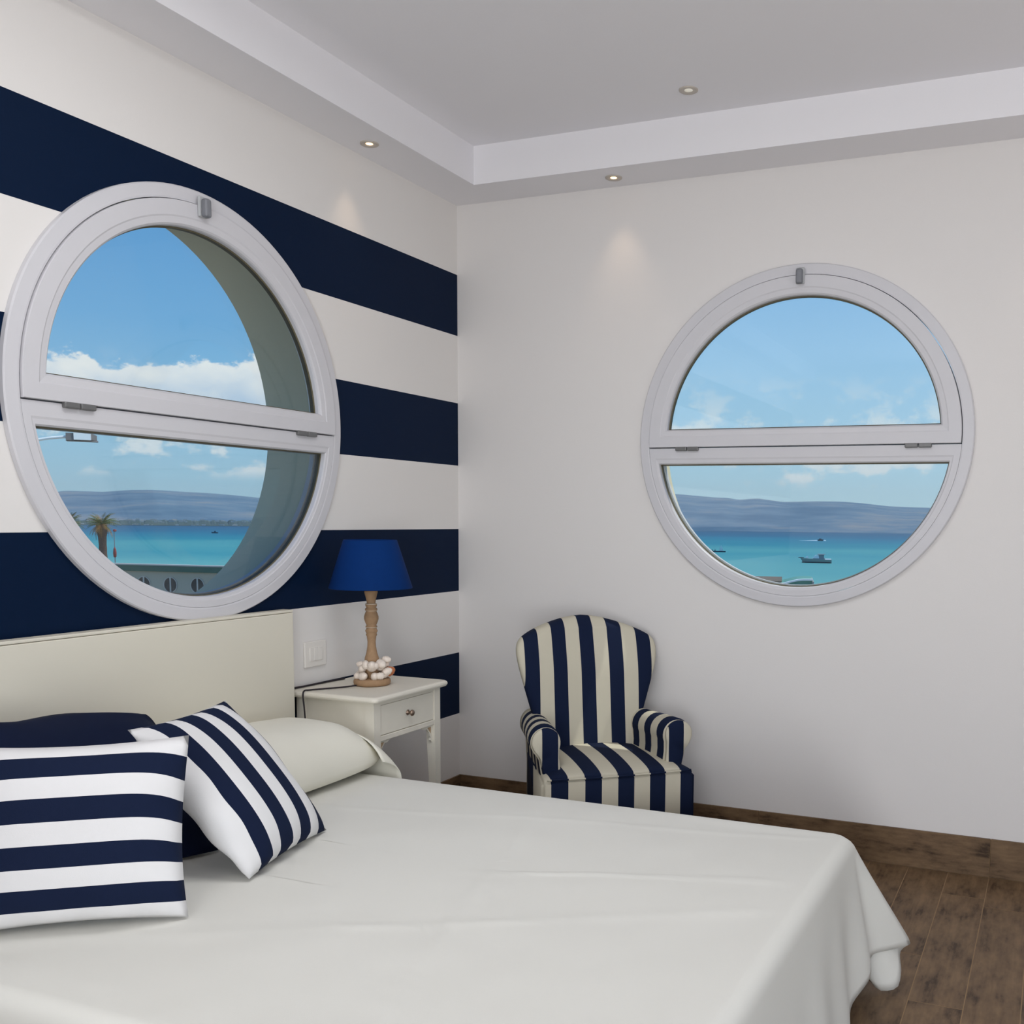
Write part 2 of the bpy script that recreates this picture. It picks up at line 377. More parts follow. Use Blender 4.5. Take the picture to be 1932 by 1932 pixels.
# floor: grout bed + tiles, each tile its own piece
floor = tag(boxo('floor', WX0-0.25, T, WY0-0.25, T, -0.12, -0.0004, M_grout), kind='structure')
PW, PL, GAP = 0.157, 0.954, 0.0030
full = None
def tile_mesh(lx, ly, mt, lz=0.010, ax='z'):
    bm = bmesh.new(); box(bm, 0, lx, 0, ly, -lz, 0)
    me = bpy.data.meshes.new('plank'); bmesh.ops.recalc_face_normals(bm, faces=bm.faces); bm.to_mesh(me); bm.free(); me.materials.append(mt); return me
cache = {}
nrow = int(-WY0/PW)+1
y = -0.116
row = 0
ys = []
yy = -2.156+PW*13
while yy > WY0: ys.append(yy); yy -= PW
for row, y1 in enumerate(ys):
    y0 = max(y1-PW, WY0); yt = min(y1, -0.012)
    if yt-y0 < 0.01: continue
    off = {13: -0.881, 14: -0.266}.get(row, [-0.55, -0.12, -0.78, -0.36][row % 4] + 0.05*random.random())
    xs = [0.0-0.012]
    x = off if off < -0.1 else off-PL
    while x > WX0: xs.append(x); x -= PL
    xs.append(WX0)
    for i in range(len(xs)-1):
        x1, x0 = xs[i], xs[i+1]
        key = (round(x1-x0, 3), round(yt-y0, 3))
        if key not in cache: cache[key] = tile_mesh(x1-x0-GAP, yt-y0-GAP, M_plank)
        o = bpy.data.objects.new('plank', cache[key]); C.objects.link(o); o.parent = floor
        o.location = (x0+GAP/2, y0+GAP/2, 0.0)
# skirting of the same tile
def skirting(name, along, cuts, lo, hi):
    H = 0.158
    if along == 'y': e = boxo(name, -0.008, 0.0, lo, hi, 0, H-0.003, M_grout)
    else: e = boxo(name, lo, hi, -0.008, 0.0, 0, H-0.003, M_grout)
    tag(e, kind='structure'); pts = [hi]+[c for c in cuts if lo < c < hi]+[lo]
    for i in range(len(pts)-1):
        b, a = pts[i], pts[i+1]
        if along == 'y': bm = bmesh.new(); box(bm, -0.012, -0.002, -(b-a)/2+0.001, (b-a)/2-0.001, 0.0015, H, 0.001, 1); frombm('skirting_tile', bm, M_bbR, e, loc=(0, (a+b)/2, 0))
        else: bm = bmesh.new(); box(bm, -(b-a)/2+0.001, (b-a)/2-0.001, -0.012, -0.002, 0.0015, H, 0.001, 1); frombm('skirting_tile', bm, M_plank, e, loc=((a+b)/2, 0, 0))
skirting('baseboard_right', 'y', [-0.56, -1.516, -2.47, -3.424, -4.378], WY0, 0.0)
skirting('baseboard_left', 'x', [-0.35, -1.30, -2.26, -3.21, -4.16, -5.12, -6.07], WX0, -0.012)

# ------------------------------------------------------------------ round windows
def dshape(r, zc, upper=True, n=64, k=24):
    """closed outline: arc of radius r above (or below) the chord z = zc (relative to centre)"""
    t0 = math.asin(max(-1, min(1, zc/r)))
    if upper: a0, a1 = t0, pi-t0
    else: a0, a1 = pi-t0, 2*pi+t0
    arc = [(r*cos(a0+(a1-a0)*i/n), r*sin(a0+(a1-a0)*i/n)) for i in range(n+1)]
    p, q = arc[-1], arc[0]
    ch = [(p[0]+(q[0]-p[0])*i/k, p[1]+(q[1]-p[1])*i/k) for i in range(1, k)]
    return arc+ch
def frame_loft(bm, outer, inner, prof):
    loops = [[(o[0]+(i_[0]-o[0])*t, d, o[1]+(i_[1]-o[1])*t) for o, i_ in zip(outer, inner)] for t, d in prof]
    loft(bm, loops, True, True)
def make_window(name, loc, rz):
    w = empty(name, loc, rz, kind='structure')
    # fixed outer ring (lathe about the d axis)
    bm = bmesh.new(); n = 128
    prof = [(0.7005, -0.001), (0.7000, -0.016), (0.696, -0.0205), (0.662, -0.0225), (R_SASH+0.001, -0.0215), (R_SASH+0.001, 0.05), (0.6838, 0.05), (0.6838, -0.001)]
    loft(bm, [[(r*cos(2*pi*i/n), d, r*sin(2*pi*i/n)) for i in range(n)] for r, d in prof], True, True)
    frombm('window_frame', bm, M_frame, w)
    # fixed lower half frame with transom
    bm = bmesh.new(); ZT = -0.034
    frame_loft(bm, dshape(R_SASH, ZT-0.002, False), dshape(0.618, -0.104, False),
               [(0, -0.0212), (0.62, -0.0212), (0.72, -0.019), (0.93, -0.018), (1.0, -0.013), (1.0, 0.028), (0.6, 0.05), (0, 0.05)])
    frombm('lower_frame', bm, M_frame, w)
    bm = bmesh.new(); frame_loft(bm, dshape(0.619, -0.103, False), dshape(0.6145, -0.1075, False), [(0, 0.004), (1, 0.006), (1, 0.022), (0, 0.022)])
    frombm('glazing_gasket', bm, M_gasket, w)
    bm = bmesh.new(); frame_loft(bm, dshape(0.619, -0.103, False), dshape(0.6105, -0.1075, False), [(0, 0.030), (1, 0.032), (1, 0.052), (0, 0.056)])
    frombm('outer_bead', bm, M_frame, w)
    def pane(nm, r, zc, up, d, par):
        bm = bmesh.new(); o = dshape(r, zc, up)
        bm.faces.new([bm.verts.new((a, d, z)) for a, z in o]); bm.faces.new([bm.verts.new((a, d+0.02, z)) for a, z in o])
        frombm(nm, bm, M_glass, par, fix=False)
    pane('pane', 0.618, -0.104, False, 0.008, w)
    # tilting upper sash
    bm = bmesh.new()
    frame_loft(bm, dshape(R_SASH-0.0022, ZT+0.0022, True), dshape(0.574, 0.043, True),
               [(0, -0.028), (0.02, -0.0315), (0.60, -0.0315), (0.66, -0.029), (0.90, -0.027), (0.97, -0.022), (1.0, -0.016), (1.0, 0.02), (0.7, 0.045), (0, 0.045)])
    s = frombm('sash', bm, M_frame, w)
    bm = bmesh.new(); frame_loft(bm, dshape(0.575, 0.042, True), dshape(0.5695, 0.0475, True), [(0, -0.002), (1, 0.0), (1, 0.018), (0, 0.018)])
    frombm('glazing_gasket', bm, M_gasket, s)
    pane('pane', 0.574, 0.043, True, 0.002, s)
    # tilt latch
    bm = bmesh.new(); box(bm, -0.0185, 0.0185, -0.042, -0.0315, 0.614, 0.680, 0.005, 2); frombm('latch_base', bm, M_lightgrey, s)
    bm = bmesh.new(); box(bm, -0.014, 0.014, -0.066, -0.041, 0.612, 0.672, 0.009, 3)
    l_ = frombm('latch', bm, M_grey, s, smooth=False); tag(l_, 'grey plastic latch')
    for cx in (-0.478, 0.490):
        bm2 = bmesh.new()
        for s_ in (-1, 1):
            box(bm2, cx+(0.001 if s_ > 0 else -0.052), cx+(0.052 if s_ > 0 else -0.001), -0.036, -0.020, -0.048, -0.030, 0.004, 2)
        tag(frombm('hinge', bm2, M_hinge, w), 'dark grey hinge')
    return w
make_window('window_1', (XL, 0, WZ), 0)
make_window('window_2', (0, YR, WZ), -pi/2)

# ------------------------------------------------------------------ downlights
def downlight(x, y, z, label, lit=True, aim=None):
    e = empty('recessed_downlight', (x, y, z), 0, label, 'ceiling light', 'recessed ceiling spots' if lit else None)
    bm = bmesh.new(); n = 32
    prof = [(0.036, 0.0), (0.036, -0.003), (0.033, -0.005), (0.024, -0.004), (0.014, -0.001), (0.013, 0.0)]
    loft(bm, [[(r*cos(2*pi*i/n), r*sin(2*pi*i/n), d) for i in range(n)] for r, d in prof], True, False)
    frombm('trim_ring', bm, M_trimring, e, smooth=True)
    bm = bmesh.new(); r_ = 0.014 if lit else 0.018
    loft(bm, [[(q*r_*cos(2*pi*i/n), q*r_*sin(2*pi*i/n), -0.0045+0.003*q*q) for i in range(n)] for q in (1.0, 0.7, 0.35, 0.02)], True, False, True)
    frombm('bulb', bm, M_bulb if lit else M_disc_dim, e, smooth=True)
    if lit:
        d = bpy.data.lights.new('spot_beam', 'SPOT'); d.energy = 1.9; d.color = (1.0, 0.74, 0.5); d.spot_size = radians(62); d.spot_blend = 1.0; d.shadow_soft_size = 0.02
        o = bpy.data.objects.new('spot_beam', d); C.objects.link(o); o.parent = e; o.location = (0, 0, -0.02)
        o.rotation_euler = Vector((aim[0], aim[1], -1)).to_track_quat('-Z', 'Y').to_euler()
downlight(-0.803, -0.112, ZS, 'lit warm recessed spot in the ceiling border above the striped wall', True, (0, 0.12))
downlight(-0.115, -0.845, ZS, 'lit warm recessed spot in the ceiling border over the armchair', True, (0.12, 0))
downlight(-0.115, -2.66, ZS, 'lit warm recessed spot in the ceiling border right of the right porthole', True, (0.12, 0))
downlight(-0.458, -1.299, ZC, 'small pale disc, barely glowing, in the main ceiling', False)  # pale ceiling mark drawn as a faintly glowing disc

# ------------------------------------------------------------------ light switch
sw = empty('light_switch', (-1.045, 0, 0.876), 0, 'white wall switch plate between headboard and lamp', 'switch')
boxo('switch_plate', -0.062, 0.062, -0.010, -0.0002, -0.050, 0.050, M_switch, sw, 0.003)
for (z0, z1) in ((-0.022, 0.0215),):
    for k in range(3): boxo('rocker', -0.0366+0.0245*k, -0.0126+0.0245*k, -0.0135, -0.009, -0.026, 0.026, M_switch, sw, 0.0012)

# ------------------------------------------------------------------ bed
BX0, BX1, BY0, BY1, BZ = -2.96, -1.282, -2.15, -0.07, 0.50
bed = empty('bed', ((BX0+BX1)/2, (BY0+BY1)/2, 0), 0, 'double bed with tall plain cream headboard under the striped wall', 'bed')
bx, by = bed.location.x, bed.location.y
def bedbox(nm, x0, x1, y0, y1, z0, z1, mt, bev=0): return boxo(nm, x0-bx, x1-bx, y0-by, y1-by, z0, z1, mt, bed, bev)
hb = bedbox('headboard', -3.10, -1.226, -0.060, -0.013, 0.12, 1.053, M_headb, 0.003)
bm = bmesh.new(); box(bm, -3.10-bx, -1.226-bx, -0.060-by, -0.013-by, 1.0545, 1.064, 0.002, 1)
frombm('top_rail', bm, M_headb, hb)
bedbox('mattress', BX0+0.02, BX1-0.02, BY0+0.02, BY1+0.005, 0.28, 0.492, M_mattress, 0.03)
bedbox('bed_base', BX0+0.03, BX1-0.03, BY0+0.04, BY1, 0.10, 0.279, M_mattress, 0.01)
for x in (BX0+0.15, BX1-0.15):
    for y in (BY0+0.15, BY1-0.15): bedbox('leg', x-0.03, x+0.03, y-0.03, y+0.03, 0.0, 0.10, M_dark)

# bedspread: flat top + skirt whose hem follows a path
def top_z(x, y):
    z = BZ+0.0065*vnoise(x, y, 2.4)+0.0028*vnoise(x+5, y, 7)
    # press folds of the laundered cloth
    for (px, py, ang, amp, wd) in ((-2.10, -1.05, radians(-72), 0.0040, 0.010), (-1.80, -1.3, radians(15), 0.0036, 0.010), (-2.3, -1.5, radians(-60), 0.0036, 0.013), (-1.6, -1.0, radians(-78), 0.002, 0.012), (-2.5, -1.25, radians(40), 0.003, 0.025)):
        d = (x-px)*sin(ang)-(y-py)*cos(ang); z += amp*exp(-(d/wd)**2)
    return z
def build_spread():
    bm = bmesh.new(); rc = 0.06
    # perimeter of the top, head-left -> foot-left -> foot-right -> head-right
    per = []; n1_ = 40
    for i in range(n1_+1): per.append((BX0, BY1+(BY0+rc-BY1)*i/n1_, -1, 0))
    for i in range(1, 9): a = pi+(pi/2)*i/8; per.append((BX0+rc+rc*cos(a), BY0+rc+rc*sin(a), cos(a), sin(a)))
    for i in range(1, 71): per.append((BX0+rc+(BX1-rc-BX0-rc)*i/70, BY0, 0, -1))
    for i in range(1, 25): a = -pi/2+(pi/2)*i/24; per.append((BX1-rc+rc*cos(a), BY0+rc+rc*sin(a), cos(a), sin(a)))
    for i in range(1, 61): per.append((BX1, BY0+rc+(BY1-BY0-rc)*i/60, 1, 0))
    n = len(per); iF0 = n1_+8; iC0 = iF0+70; iC1 = iC0+24
    # hem
    hem = [None]*n
    for i in range(n):
        x, y, nx, ny = per[i]
        if i <= iF0: hem[i] = Vector((x+nx*0.04, y+ny*0.04, 0.05))
    foot = catmull([(BX0-0.02, -2.19, 0.05), (-2.6, -2.205, 0.045), (-2.2, -2.19, 0.05), (-1.85, -2.21, 0.045), (-1.62, -2.20, 0.046), (-1.48, -2.192, 0.065), (-1.40, -2.20, 0.085), (-1.335, -2.208, 0.105), (-1.265, -2.205, 0.133), (-1.185, -2.255, 0.132), (-1.11, -2.298, 0.126)], 30)
    side = catmull([(-1.11, -2.298, 0.126), (-1.13, -2.277, 0.105), (-1.165, -2.283, 0.055), (-1.185, -2.278, 0.018), (-1.20, -2.250, 0.008), (-1.205, -2.222, 0.010), (-1.19, -2.185, 0.03), (-1.19, -2.12, 0.03), (-1.21, -2.06, 0.025), (-1.235, -2.03, 0.016), (-1.255, -1.9, 0.02), (-1.243, -1.7, 0.02), (-1.262, -1.4, 0.02), (-1.245, -1.0, 0.02), (-1.26, -0.6, 0.02), (-1.25, -0.1, 0.02)], 30)
    def resample(path, cnt, w=None):
        ds = [0]
        for a, b in zip(path, path[1:]): ds.append(ds[-1]+(b-a).length)
        out = []
        for k in range(cnt+1):
            t = k/cnt if w is None else w(k/cnt)
            t *= ds[-1]; j = 0
            while j < len(ds)-2 and ds[j+1] < t: j += 1
            f = (t-ds[j])/max(1e-9, ds[j+1]-ds[j]); out.append(path[j].lerp(path[j+1], f))
        return out
    iTip = iC0+10
    fr = resample(foot, iTip-iF0, lambda t: t); 
    for k, v in enumerate(fr): hem[iF0+k] = v
    # denser sampling right after the tip
    sr = resample(side, n-1-iTip, lambda t: t**1.7)
    for k, v in enumerate(sr): hem[iTip+k] = v
    # refine mapping of the foot part so x positions stay over their own edge
    rows = 26; grid = []
    for i in range(n):
        x, y, nx, ny = per[i]; H = hem[i]; col = []
        E_ = Vector((x, y, 0)); 
        if iF0 < i <= iC0:       # top edge point above the hem point
            pass
        for k in range(rows+1):
            t = k/rows; t = t**1.25
            dz = BZ-H.z
            r0 = 0.034
            # rounded shoulder then straight fall
            s_ = t*(dz+r0*0.57)
            if s_ < r0*pi/2: a = s_/r0; ox = r0*sin(a)-r0; oz = -r0*(1-cos(a))
            else: ox = 0.0; oz = -(r0+(s_-r0*pi/2))
            oz = max(oz, -(dz)) if k < rows else -dz
            g = max(0.0, (t-0.06)/0.94)**1.05
            bxy = E_+Vector((nx, ny, 0))*ox
            q = bxy.lerp(Vector((H.x, H.y, 0)), g)
            # soft vertical folds in the cloth near the foot corner
            if i > iF0 and i < iC1+40:
                fold = 0.010*sin(i*0.55)*ss(0.15, 0.9, t)*ss(iF0+20, iC0, i)*(1 if i < iTip else 0.5)
                q += Vector((nx, ny, 0))*fold*(1-ss(0.93, 1.0, t)*0.3)
            col.append((q.x, q.y, BZ+oz))
        grid.append(col)
    V = [[bm.verts.new(p) for p in col] for col in grid]
    for i in range(n-1):
        for k in range(rows): bm.faces.new((V[i][k], V[i+1][k], V[i+1][k+1], V[i][k+1]))
    # top: concentric rings shrinking toward a centre line so the shoulder stays smooth
    cx0, cx1, cy = BX0+0.7, BX1-0.7, (BY0+BY1)/2
    prev = [V[i][0] for i in range(n)]
    m_ = 46
    inner = [V[i][0].co.copy() for i in range(n)]
    cen = [Vector((min(max(p.x, cx0), cx1), min(max(p.y, BY0+0.9), BY1), 0)) for p in inner]
    for k in range(1, m_+1):
        t = k/m_; cur = []
        for p, c in zip(inner, cen):
            q = Vector((p.x, p.y, 0)).lerp(c, t); w_ = min(1, t*m_/4.0)
            cur.append(bm.verts.new((q.x, q.y, BZ+(top_z(q.x, q.y)-BZ)*w_)))
        for i in range(n-1): bm.faces.new((prev[i], prev[i+1], cur[i+1], cur[i]))
        prev = cur
    bm.faces.new(prev[::-1])
    bmesh.ops.remove_doubles(bm, verts=bm.verts, dist=0.0008)
    bmesh.ops.recalc_face_normals(bm, faces=bm.faces)
    o = frombm('bedspread', bm, M_bed, smooth=True)
    md = o.modifiers.new('thick', 'SOLIDIFY'); md.thickness = 0.005; md.offset = 1
    return o
sprd = build_spread()
tag(sprd, 'plain white cotton bedspread draped over the bed, corner fold hanging at the foot', 'bedspread')

# pillow lying at the head of the bed, beside the headboard's right end
def dome_pillow(name, cx, cy, a, b, H, z0, label):
    bm = bmesh.new(); nu, nv = 44, 28
    def pos(u, v, s):
        fu = max(0, 1-abs(u)**5.0); fv = max(0, 1-abs(v)**3.0)
        h = (fu**0.5)*(fv**0.55)
        x = cx+a*u*(1-0.04*(1-abs(v))); y = cy+b*v*(1-0.05*abs(u)**2)
        zz = z0+0.055+(H-0.055)*h*(1+0.05*vnoise(x*3, y*3, 2.0))*(0.80+0.20*(1-ss(-1, 0.9, u)*0.6)) if s > 0 else z0+0.055-0.052*(h**0.6)
        zz += 0.004*vnoise(x*9, y*9, 1.5)*h*(1 if s > 0 else 0)
        return (x, y, zz)
    for s in (1, -1):
        V = [[bm.verts.new(pos(-1+2*i/nu, -1+2*j/nv, s)) for j in range(nv+1)] for i in range(nu+1)]
        for i in range(nu):
            for j in range(nv): bm.faces.new((V[i][j], V[i+1][j], V[i+1][j+1], V[i][j+1]))
    bmesh.ops.remove_doubles(bm, verts=bm.verts, dist=0.002)
    o = frombm(name, bm, M_sheet, smooth=True)
    return tag(o, label, 'pillow')
pw = dome_pillow('pillow', -1.665, -0.280, 0.395, 0.210, 0.232, BZ+0.006, 'plump plain white pillow at the bed edge nearest the nightstand')
# loose end of the pillow cloth falling over the bed edge
bm = bmesh.new(); nu, nv = 16, 16
V = []
for i in range(nu+1):
    u = i/nu; colv = []
    for j in range(nv+1):
        v = j/nv
        y = -0.18-0.345*u
        ztop = 0.676-0.030*u-0.085*u**7
        x = -1.325+0.085*sin(min(1, v*1.6)*pi/2)+0.004*sin(u*14)*v
        z = ztop-(ztop-0.44)*v**1.3
        colv.append(bm.verts.new((x, y-0.02*v*u, z)))
    V.append(colv)
for i in range(nu):
    for j in range(nv): bm.faces.new((V[i][j], V[i+1][j], V[i+1][j+1], V[i][j+1]))
fl = frombm('pillowcase_flap', bm, M_sheet, pw, smooth=True)
md = fl.modifiers.new('thick', 'SOLIDIFY'); md.thickness = 0.004

# ------------------------------------------------------------------ cushions, built between their four corners
def cushion(name, A, B, Cc, D, th, mt, label, cat, group=None, wrinkle=0.004, pinch=0.045, sag=0.0, soft=0.0):
    """A top-near, B top-far ... corners: A(0,0) B(1,0) Cc(1,1) D(0,1); fab = (u, v)"""
    A, B, Cc, D = map(Vector, (A, B, Cc, D)); nu = 40
    nrm = (B-A).cross(D-A).normalized()
    cen = (A+B+Cc+D)/4; root_loc = cen.copy()
    bm = bmesh.new(); lay = bm.verts.layers.float_vector.new('fab')
    def P0(u, v): return (A*(1-u)+B*u)*(1-v)+(D*(1-u)+Cc*u)*v
    grids = []
    for s in (1, -1):
        V = []
        for i in range(nu+1):
            col = []
            for j in range(nu+1):
                a = i/nu; b = j/nu; U = 2*a-1; W_ = 2*b-1
                ua = a-pinch*U*(1-W_*W_)*0.5*abs(U)**3; vb = b-pinch*W_*(1-U*U)*0.5*abs(W_)**3
                sf = soft*(1-ss(0.3, 0.7, b)); ua -= sf*U*abs(U*W_)**4*0.5; vb -= sf*W_*abs(U*W_)**4*0.7; vb += soft*0.16*sin(a*15+1)*(1-b)*abs(W_)**3; vb += sag*b**0.5*(1-b)**1.5*abs(U)**5
                h = (max(0, 1-abs(U)**2.6)**0.52)*(max(0, 1-abs(W_)**2.6)**0.52)
                p = P0(ua, vb)+nrm*s*th*0.5*h
                edge = max(abs(U), abs(W_)); wr = wrinkle*ss(0.5, 0.95, edge)*(1-ss(0.97, 1.0, edge))
                p += nrm*s*wr*(sin(9*U*(1+W_*0.3)+3*s)*abs(W_)+sin(11*W_+1.3)*abs(U))
                v_ = bm.verts.new(p-root_loc); v_[lay] = (a, b, 0); col.append(v_)
            V.append(col)
        grids.append(V)
        for i in range(nu):
            for j in range(nu): bm.faces.new((V[i][j], V[i+1][j], V[i+1][j+1], V[i][j+1]))
    bmesh.ops.remove_doubles(bm, verts=[v for g in grids for c in (g[0], g[-1]) for v in c]+[c[k] for g in grids for c in g[1:-1] for k in (0, -1)], dist=0.0005)
    o = frombm(name, bm, mt, smooth=True, loc=root_loc)
    return tag(o, label, cat, group)
# big navy pillow against the headboard
cushion('pillow', (-2.86, -0.16, 0.925), (-1.985, -0.19, 0.842), (-2.17, -0.61, 0.512), (-2.98, -0.40, 0.515), 0.15, M_navycloth,
        'large plain navy blue pillow leaning on the headboard behind the striped cushions', 'pillow', wrinkle=0.010, soft=0.09)
# striped cushion leaning diagonally: fab.y runs from the right edge to the left edge
cushion('throw_cushion', (-2.043, -0.523, 0.892), (-1.915, -0.760, 0.515), (-2.315, -0.850, 0.515), (-2.445, -0.610, 0.892), 0.155, M_cush,
        'navy and white striped cushion, tilted, its stripes slanting, nearer the nightstand', 'cushion', 'striped cushions')
cushion('throw_cushion', (-2.753, -0.467, 0.900), (-2.472, -0.832, 0.905), (-2.545, -0.890, 0.508), (-2.830, -0.520, 0.508), 0.175, M_cushA,
        'navy and white striped cushion with level stripes, cut by the left edge', 'cushion', 'striped cushions', sag=0.22, pinch=0.06)

# ------------------------------------------------------------------ nightstand
NX0, NX1, NY0, NY1, NZ = -1.205, -0.715, -0.405, -0.013, 0.755
ns = empty('nightstand', ((NX0+NX1)/2, (NY0+NY1)/2, 0), 0, 'cream painted wooden nightstand with one drawer beside the headboard', 'nightstand')
ox, oy = ns.location.x, ns.location.y
def nbox(nm, x0, x1, y0, y1, z0, z1, mt=M_furn, bev=0.0, par=ns): return boxo(nm, x0-ox, x1-ox, y0-oy, y1-oy, z0, z1, mt, par, bev)
# moulded top with rounded front corners
def rrect(x0, x1, y0, y1, r, n=6):
    pts = []
    for (cx, cy_, a0, rr) in ((x1-r, y1-0.003, 0, 0.003), (x0+r, y1-0.003, pi/2, 0.003), (x0+r, y0+r, pi, r), (x1-r, y0+r, 1.5*pi, r)):
        if rr < 0.01: cx = x1-rr if a0 == 0 else x0+rr
        for i in range(n+1): a = a0+pi/2*i/n; pts.append((cx+rr*cos(a), cy_+rr*sin(a)))
    return pts
bm = bmesh.new()
loops = []
for ins, z in ((0.012, 0.731), (0.005, 0.732), (0.001, 0.738), (0.0, 0.743), (0.0015, 0.749), (0.006, 0.7535), (0.012, 0.755)):
    loops.append([(x-ox, y-oy, z) for x, y in rrect(NX0+ins, NX1-ins, NY0+ins, NY1, 0.022)])
loft(bm, loops, True, False, True); frombm('tabletop', bm, M_furn, ns)
LX0, LX1, LY0, LY1 = NX0+0.028, NX1-0.028, NY0+0.028, NY1-0.012; LW = 0.040
for (x, sx) in ((LX0, 1), (LX1, -1)):
    for (y, sy) in ((LY0, 1), (LY1, -1)):
        bm = bmesh.new(); loops = []
        for z, w in ((0.0, 0.024), (0.04, 0.024), (0.54, LW), (0.7315, LW)):
            xa, xb = sorted((x, x+sx*w)); ya, yb = sorted((y, y+sy*w))
            loops.append([(xa-ox, ya-oy, z), (xb-ox, ya-oy, z), (xb-ox, yb-oy, z), (xa-ox, yb-oy, z)])
        loft(bm, loops, True, False, True); lg = frombm('leg', bm, M_furn, ns)
# aprons
nbox('side_panel', LX0+0.006, LX0+0.020, LY0+LW, LY1-LW, 0.575, 0.7315)
nbox('side_panel', LX1-0.020, LX1-0.006, LY0+LW, LY1-LW, 0.575, 0.7315)
nbox('back_panel', LX0+LW, LX1-LW, LY1-0.020, LY1-0.006, 0.575, 0.7315)
nbox('front_rail', LX0+LW, LX1-LW, LY0+0.001, LY0+0.03, 0.580, 0.600, bev=0.002)
nbox('apron_top', LX0+LW, LX1-LW, LY0+0.003, LY0+0.03, 0.716, 0.7315)
nbox('edge_line', LX0+0.0055, LX0+0.0065, LY0+LW, LY0+LW+0.003, 0.575, 0.7315, M_crack)
dr = nbox('drawer', LX0+LW+0.002, LX1-LW-0.002, LY0+0.005, LY0+0.022, 0.602, 0.714, bev=0.0015)
bm = bmesh.new(); kx, ky, kz = (LX0+LX1)/2-ox, LY0+0.005-oy, 0.660
loft(bm, [[(kx+r*cos(2*pi*i/20), ky-d, kz+r*sin(2*pi*i/20)) for i in range(20)] for r, d in ((0.011, 0), (0.011, 0.002), (0.005, 0.004), (0.0045, 0.012), (0.009, 0.015), (0.0125, 0.020), (0.011, 0.025), (0.005, 0.028), (0.0005, 0.0285))], True, False, True)
frombm('knob', bm, M_knob, dr, smooth=True)
# pierced corner brackets
for sx, x in ((1, LX0+LW), (-1, LX1-LW)):
    bm = bmesh.new(); pts = [(0, 0), (0.070, 0), (0.066, -0.010), (0.050, -0.014), (0.040, -0.012), (0.030, -0.022), (0.020, -0.032), (0.016, -0.045), (0.010, -0.052), (0.012, -0.062), (0.004, -0.072), (0, -0.072)]
    hole = [(0.010, -0.008), (0.034, -0.008), (0.026, -0.018), (0.012, -0.034)]
    A_ = [[(x-ox+sx*p, LY0+0.012-oy, 0.580+q) for p, q in pts], [(x-ox+sx*p, LY0+0.020-oy, 0.580+q) for p, q in pts]]
    loft(bm, A_, True, False, True); frombm('corner_bracket', bm, M_furn, ns)
    bm = bmesh.new(); loft(bm, [[(x-ox+sx*p, LY0+d-oy, 0.580+q) for p, q in hole] for d in (0.0112, 0.013)], True, False, True); frombm('bracket_piercing', bm, M_crack, ns)

# ------------------------------------------------------------------ table lamp
LPX, LPY = -0.955, -0.205
lp = empty('table_lamp', (LPX, LPY, NZ), 0, 'blue shaded table lamp with turned wood stem and seashells round its base', 'lamp')
bm = bmesh.new(); lathe(bm, [(0.0, 0.0), (0.062, 0.0), (0.069, 0.004), (0.071, 0.012), (0.070, 0.021), (0.066, 0.026), (0.03, 0.028), (0.0, 0.028)], 40)
frombm('base', bm, M_stem, lp, smooth=True)
bm = bmesh.new()
lathe(bm, [(0.0, 0.026), (0.026, 0.026), (0.028, 0.05), (0.0285, 0.085), (0.027, 0.105), (0.021, 0.125), (0.0165, 0.150), (0.0155, 0.170), (0.018, 0.190), (0.0215, 0.197), (0.019, 0.203), (0.0225, 0.208), (0.0235, 0.214), (0.020, 0.220), (0.019, 0.224), (0.023, 0.229), (0.0185, 0.234),
           (0.0225, 0.243), (0.0275, 0.258), (0.0275, 0.268), (0.023, 0.282), (0.0195, 0.289), (0.023, 0.293), (0.0235, 0.298), (0.018, 0.303), (0.0215, 0.309), (0.022, 0.314), (0.0165, 0.319), (0.0175, 0.330), (0.022, 0.350), (0.0255, 0.362), (0.0245, 0.368), (0.0205, 0.372), (0.023, 0.380), (0.023, 0.386), (0.0, 0.387)], 32)
frombm('stem', bm, M_stem, lp, smooth=True)
for z in (0.2265, 0.2915, 0.3165):
    bm = bmesh.new(); lathe(bm, [(0.0195, z-0.0022), (0.0232, z), (0.0195, z+0.0022)], 32); frombm('limed_groove', bm, M_limed, lp, smooth=True)
bm = bmesh.new(); lathe(bm, [(0.0, 0.386), (0.012, 0.386), (0.013, 0.42), (0.009, 0.43), (0.0, 0.43)], 16); frombm('bulb_holder', bm, M_cord, lp, smooth=True)
bm = bmesh.new(); n = 56; sh = [(0.154, 0.378), (0.1565, 0.378), (0.158, 0.381), (0.1015, 0.562), (0.100, 0.565), (0.098, 0.563), (0.154, 0.381)]
loft(bm, [[(r*cos(2*pi*i/n), r*sin(2*pi*i/n), z) for i in range(n)] for r, z in sh], True, True)
shd = frombm('lamp_shade', bm, M_shade, lp, smooth=False)
for f in shd.data.polygons: f.use_smooth = abs(f.normal.z) < 0.6
for k in range(3):
    bm = bmesh.new(); a = 2*pi*k/3; tube(bm, [(0.009*cos(a), 0.009*sin(a), 0.42), (0.0985*cos(a), 0.0985*sin(a), 0.558)], 0.0015, 6); frombm('shade_carrier', bm, M_knob, lp)
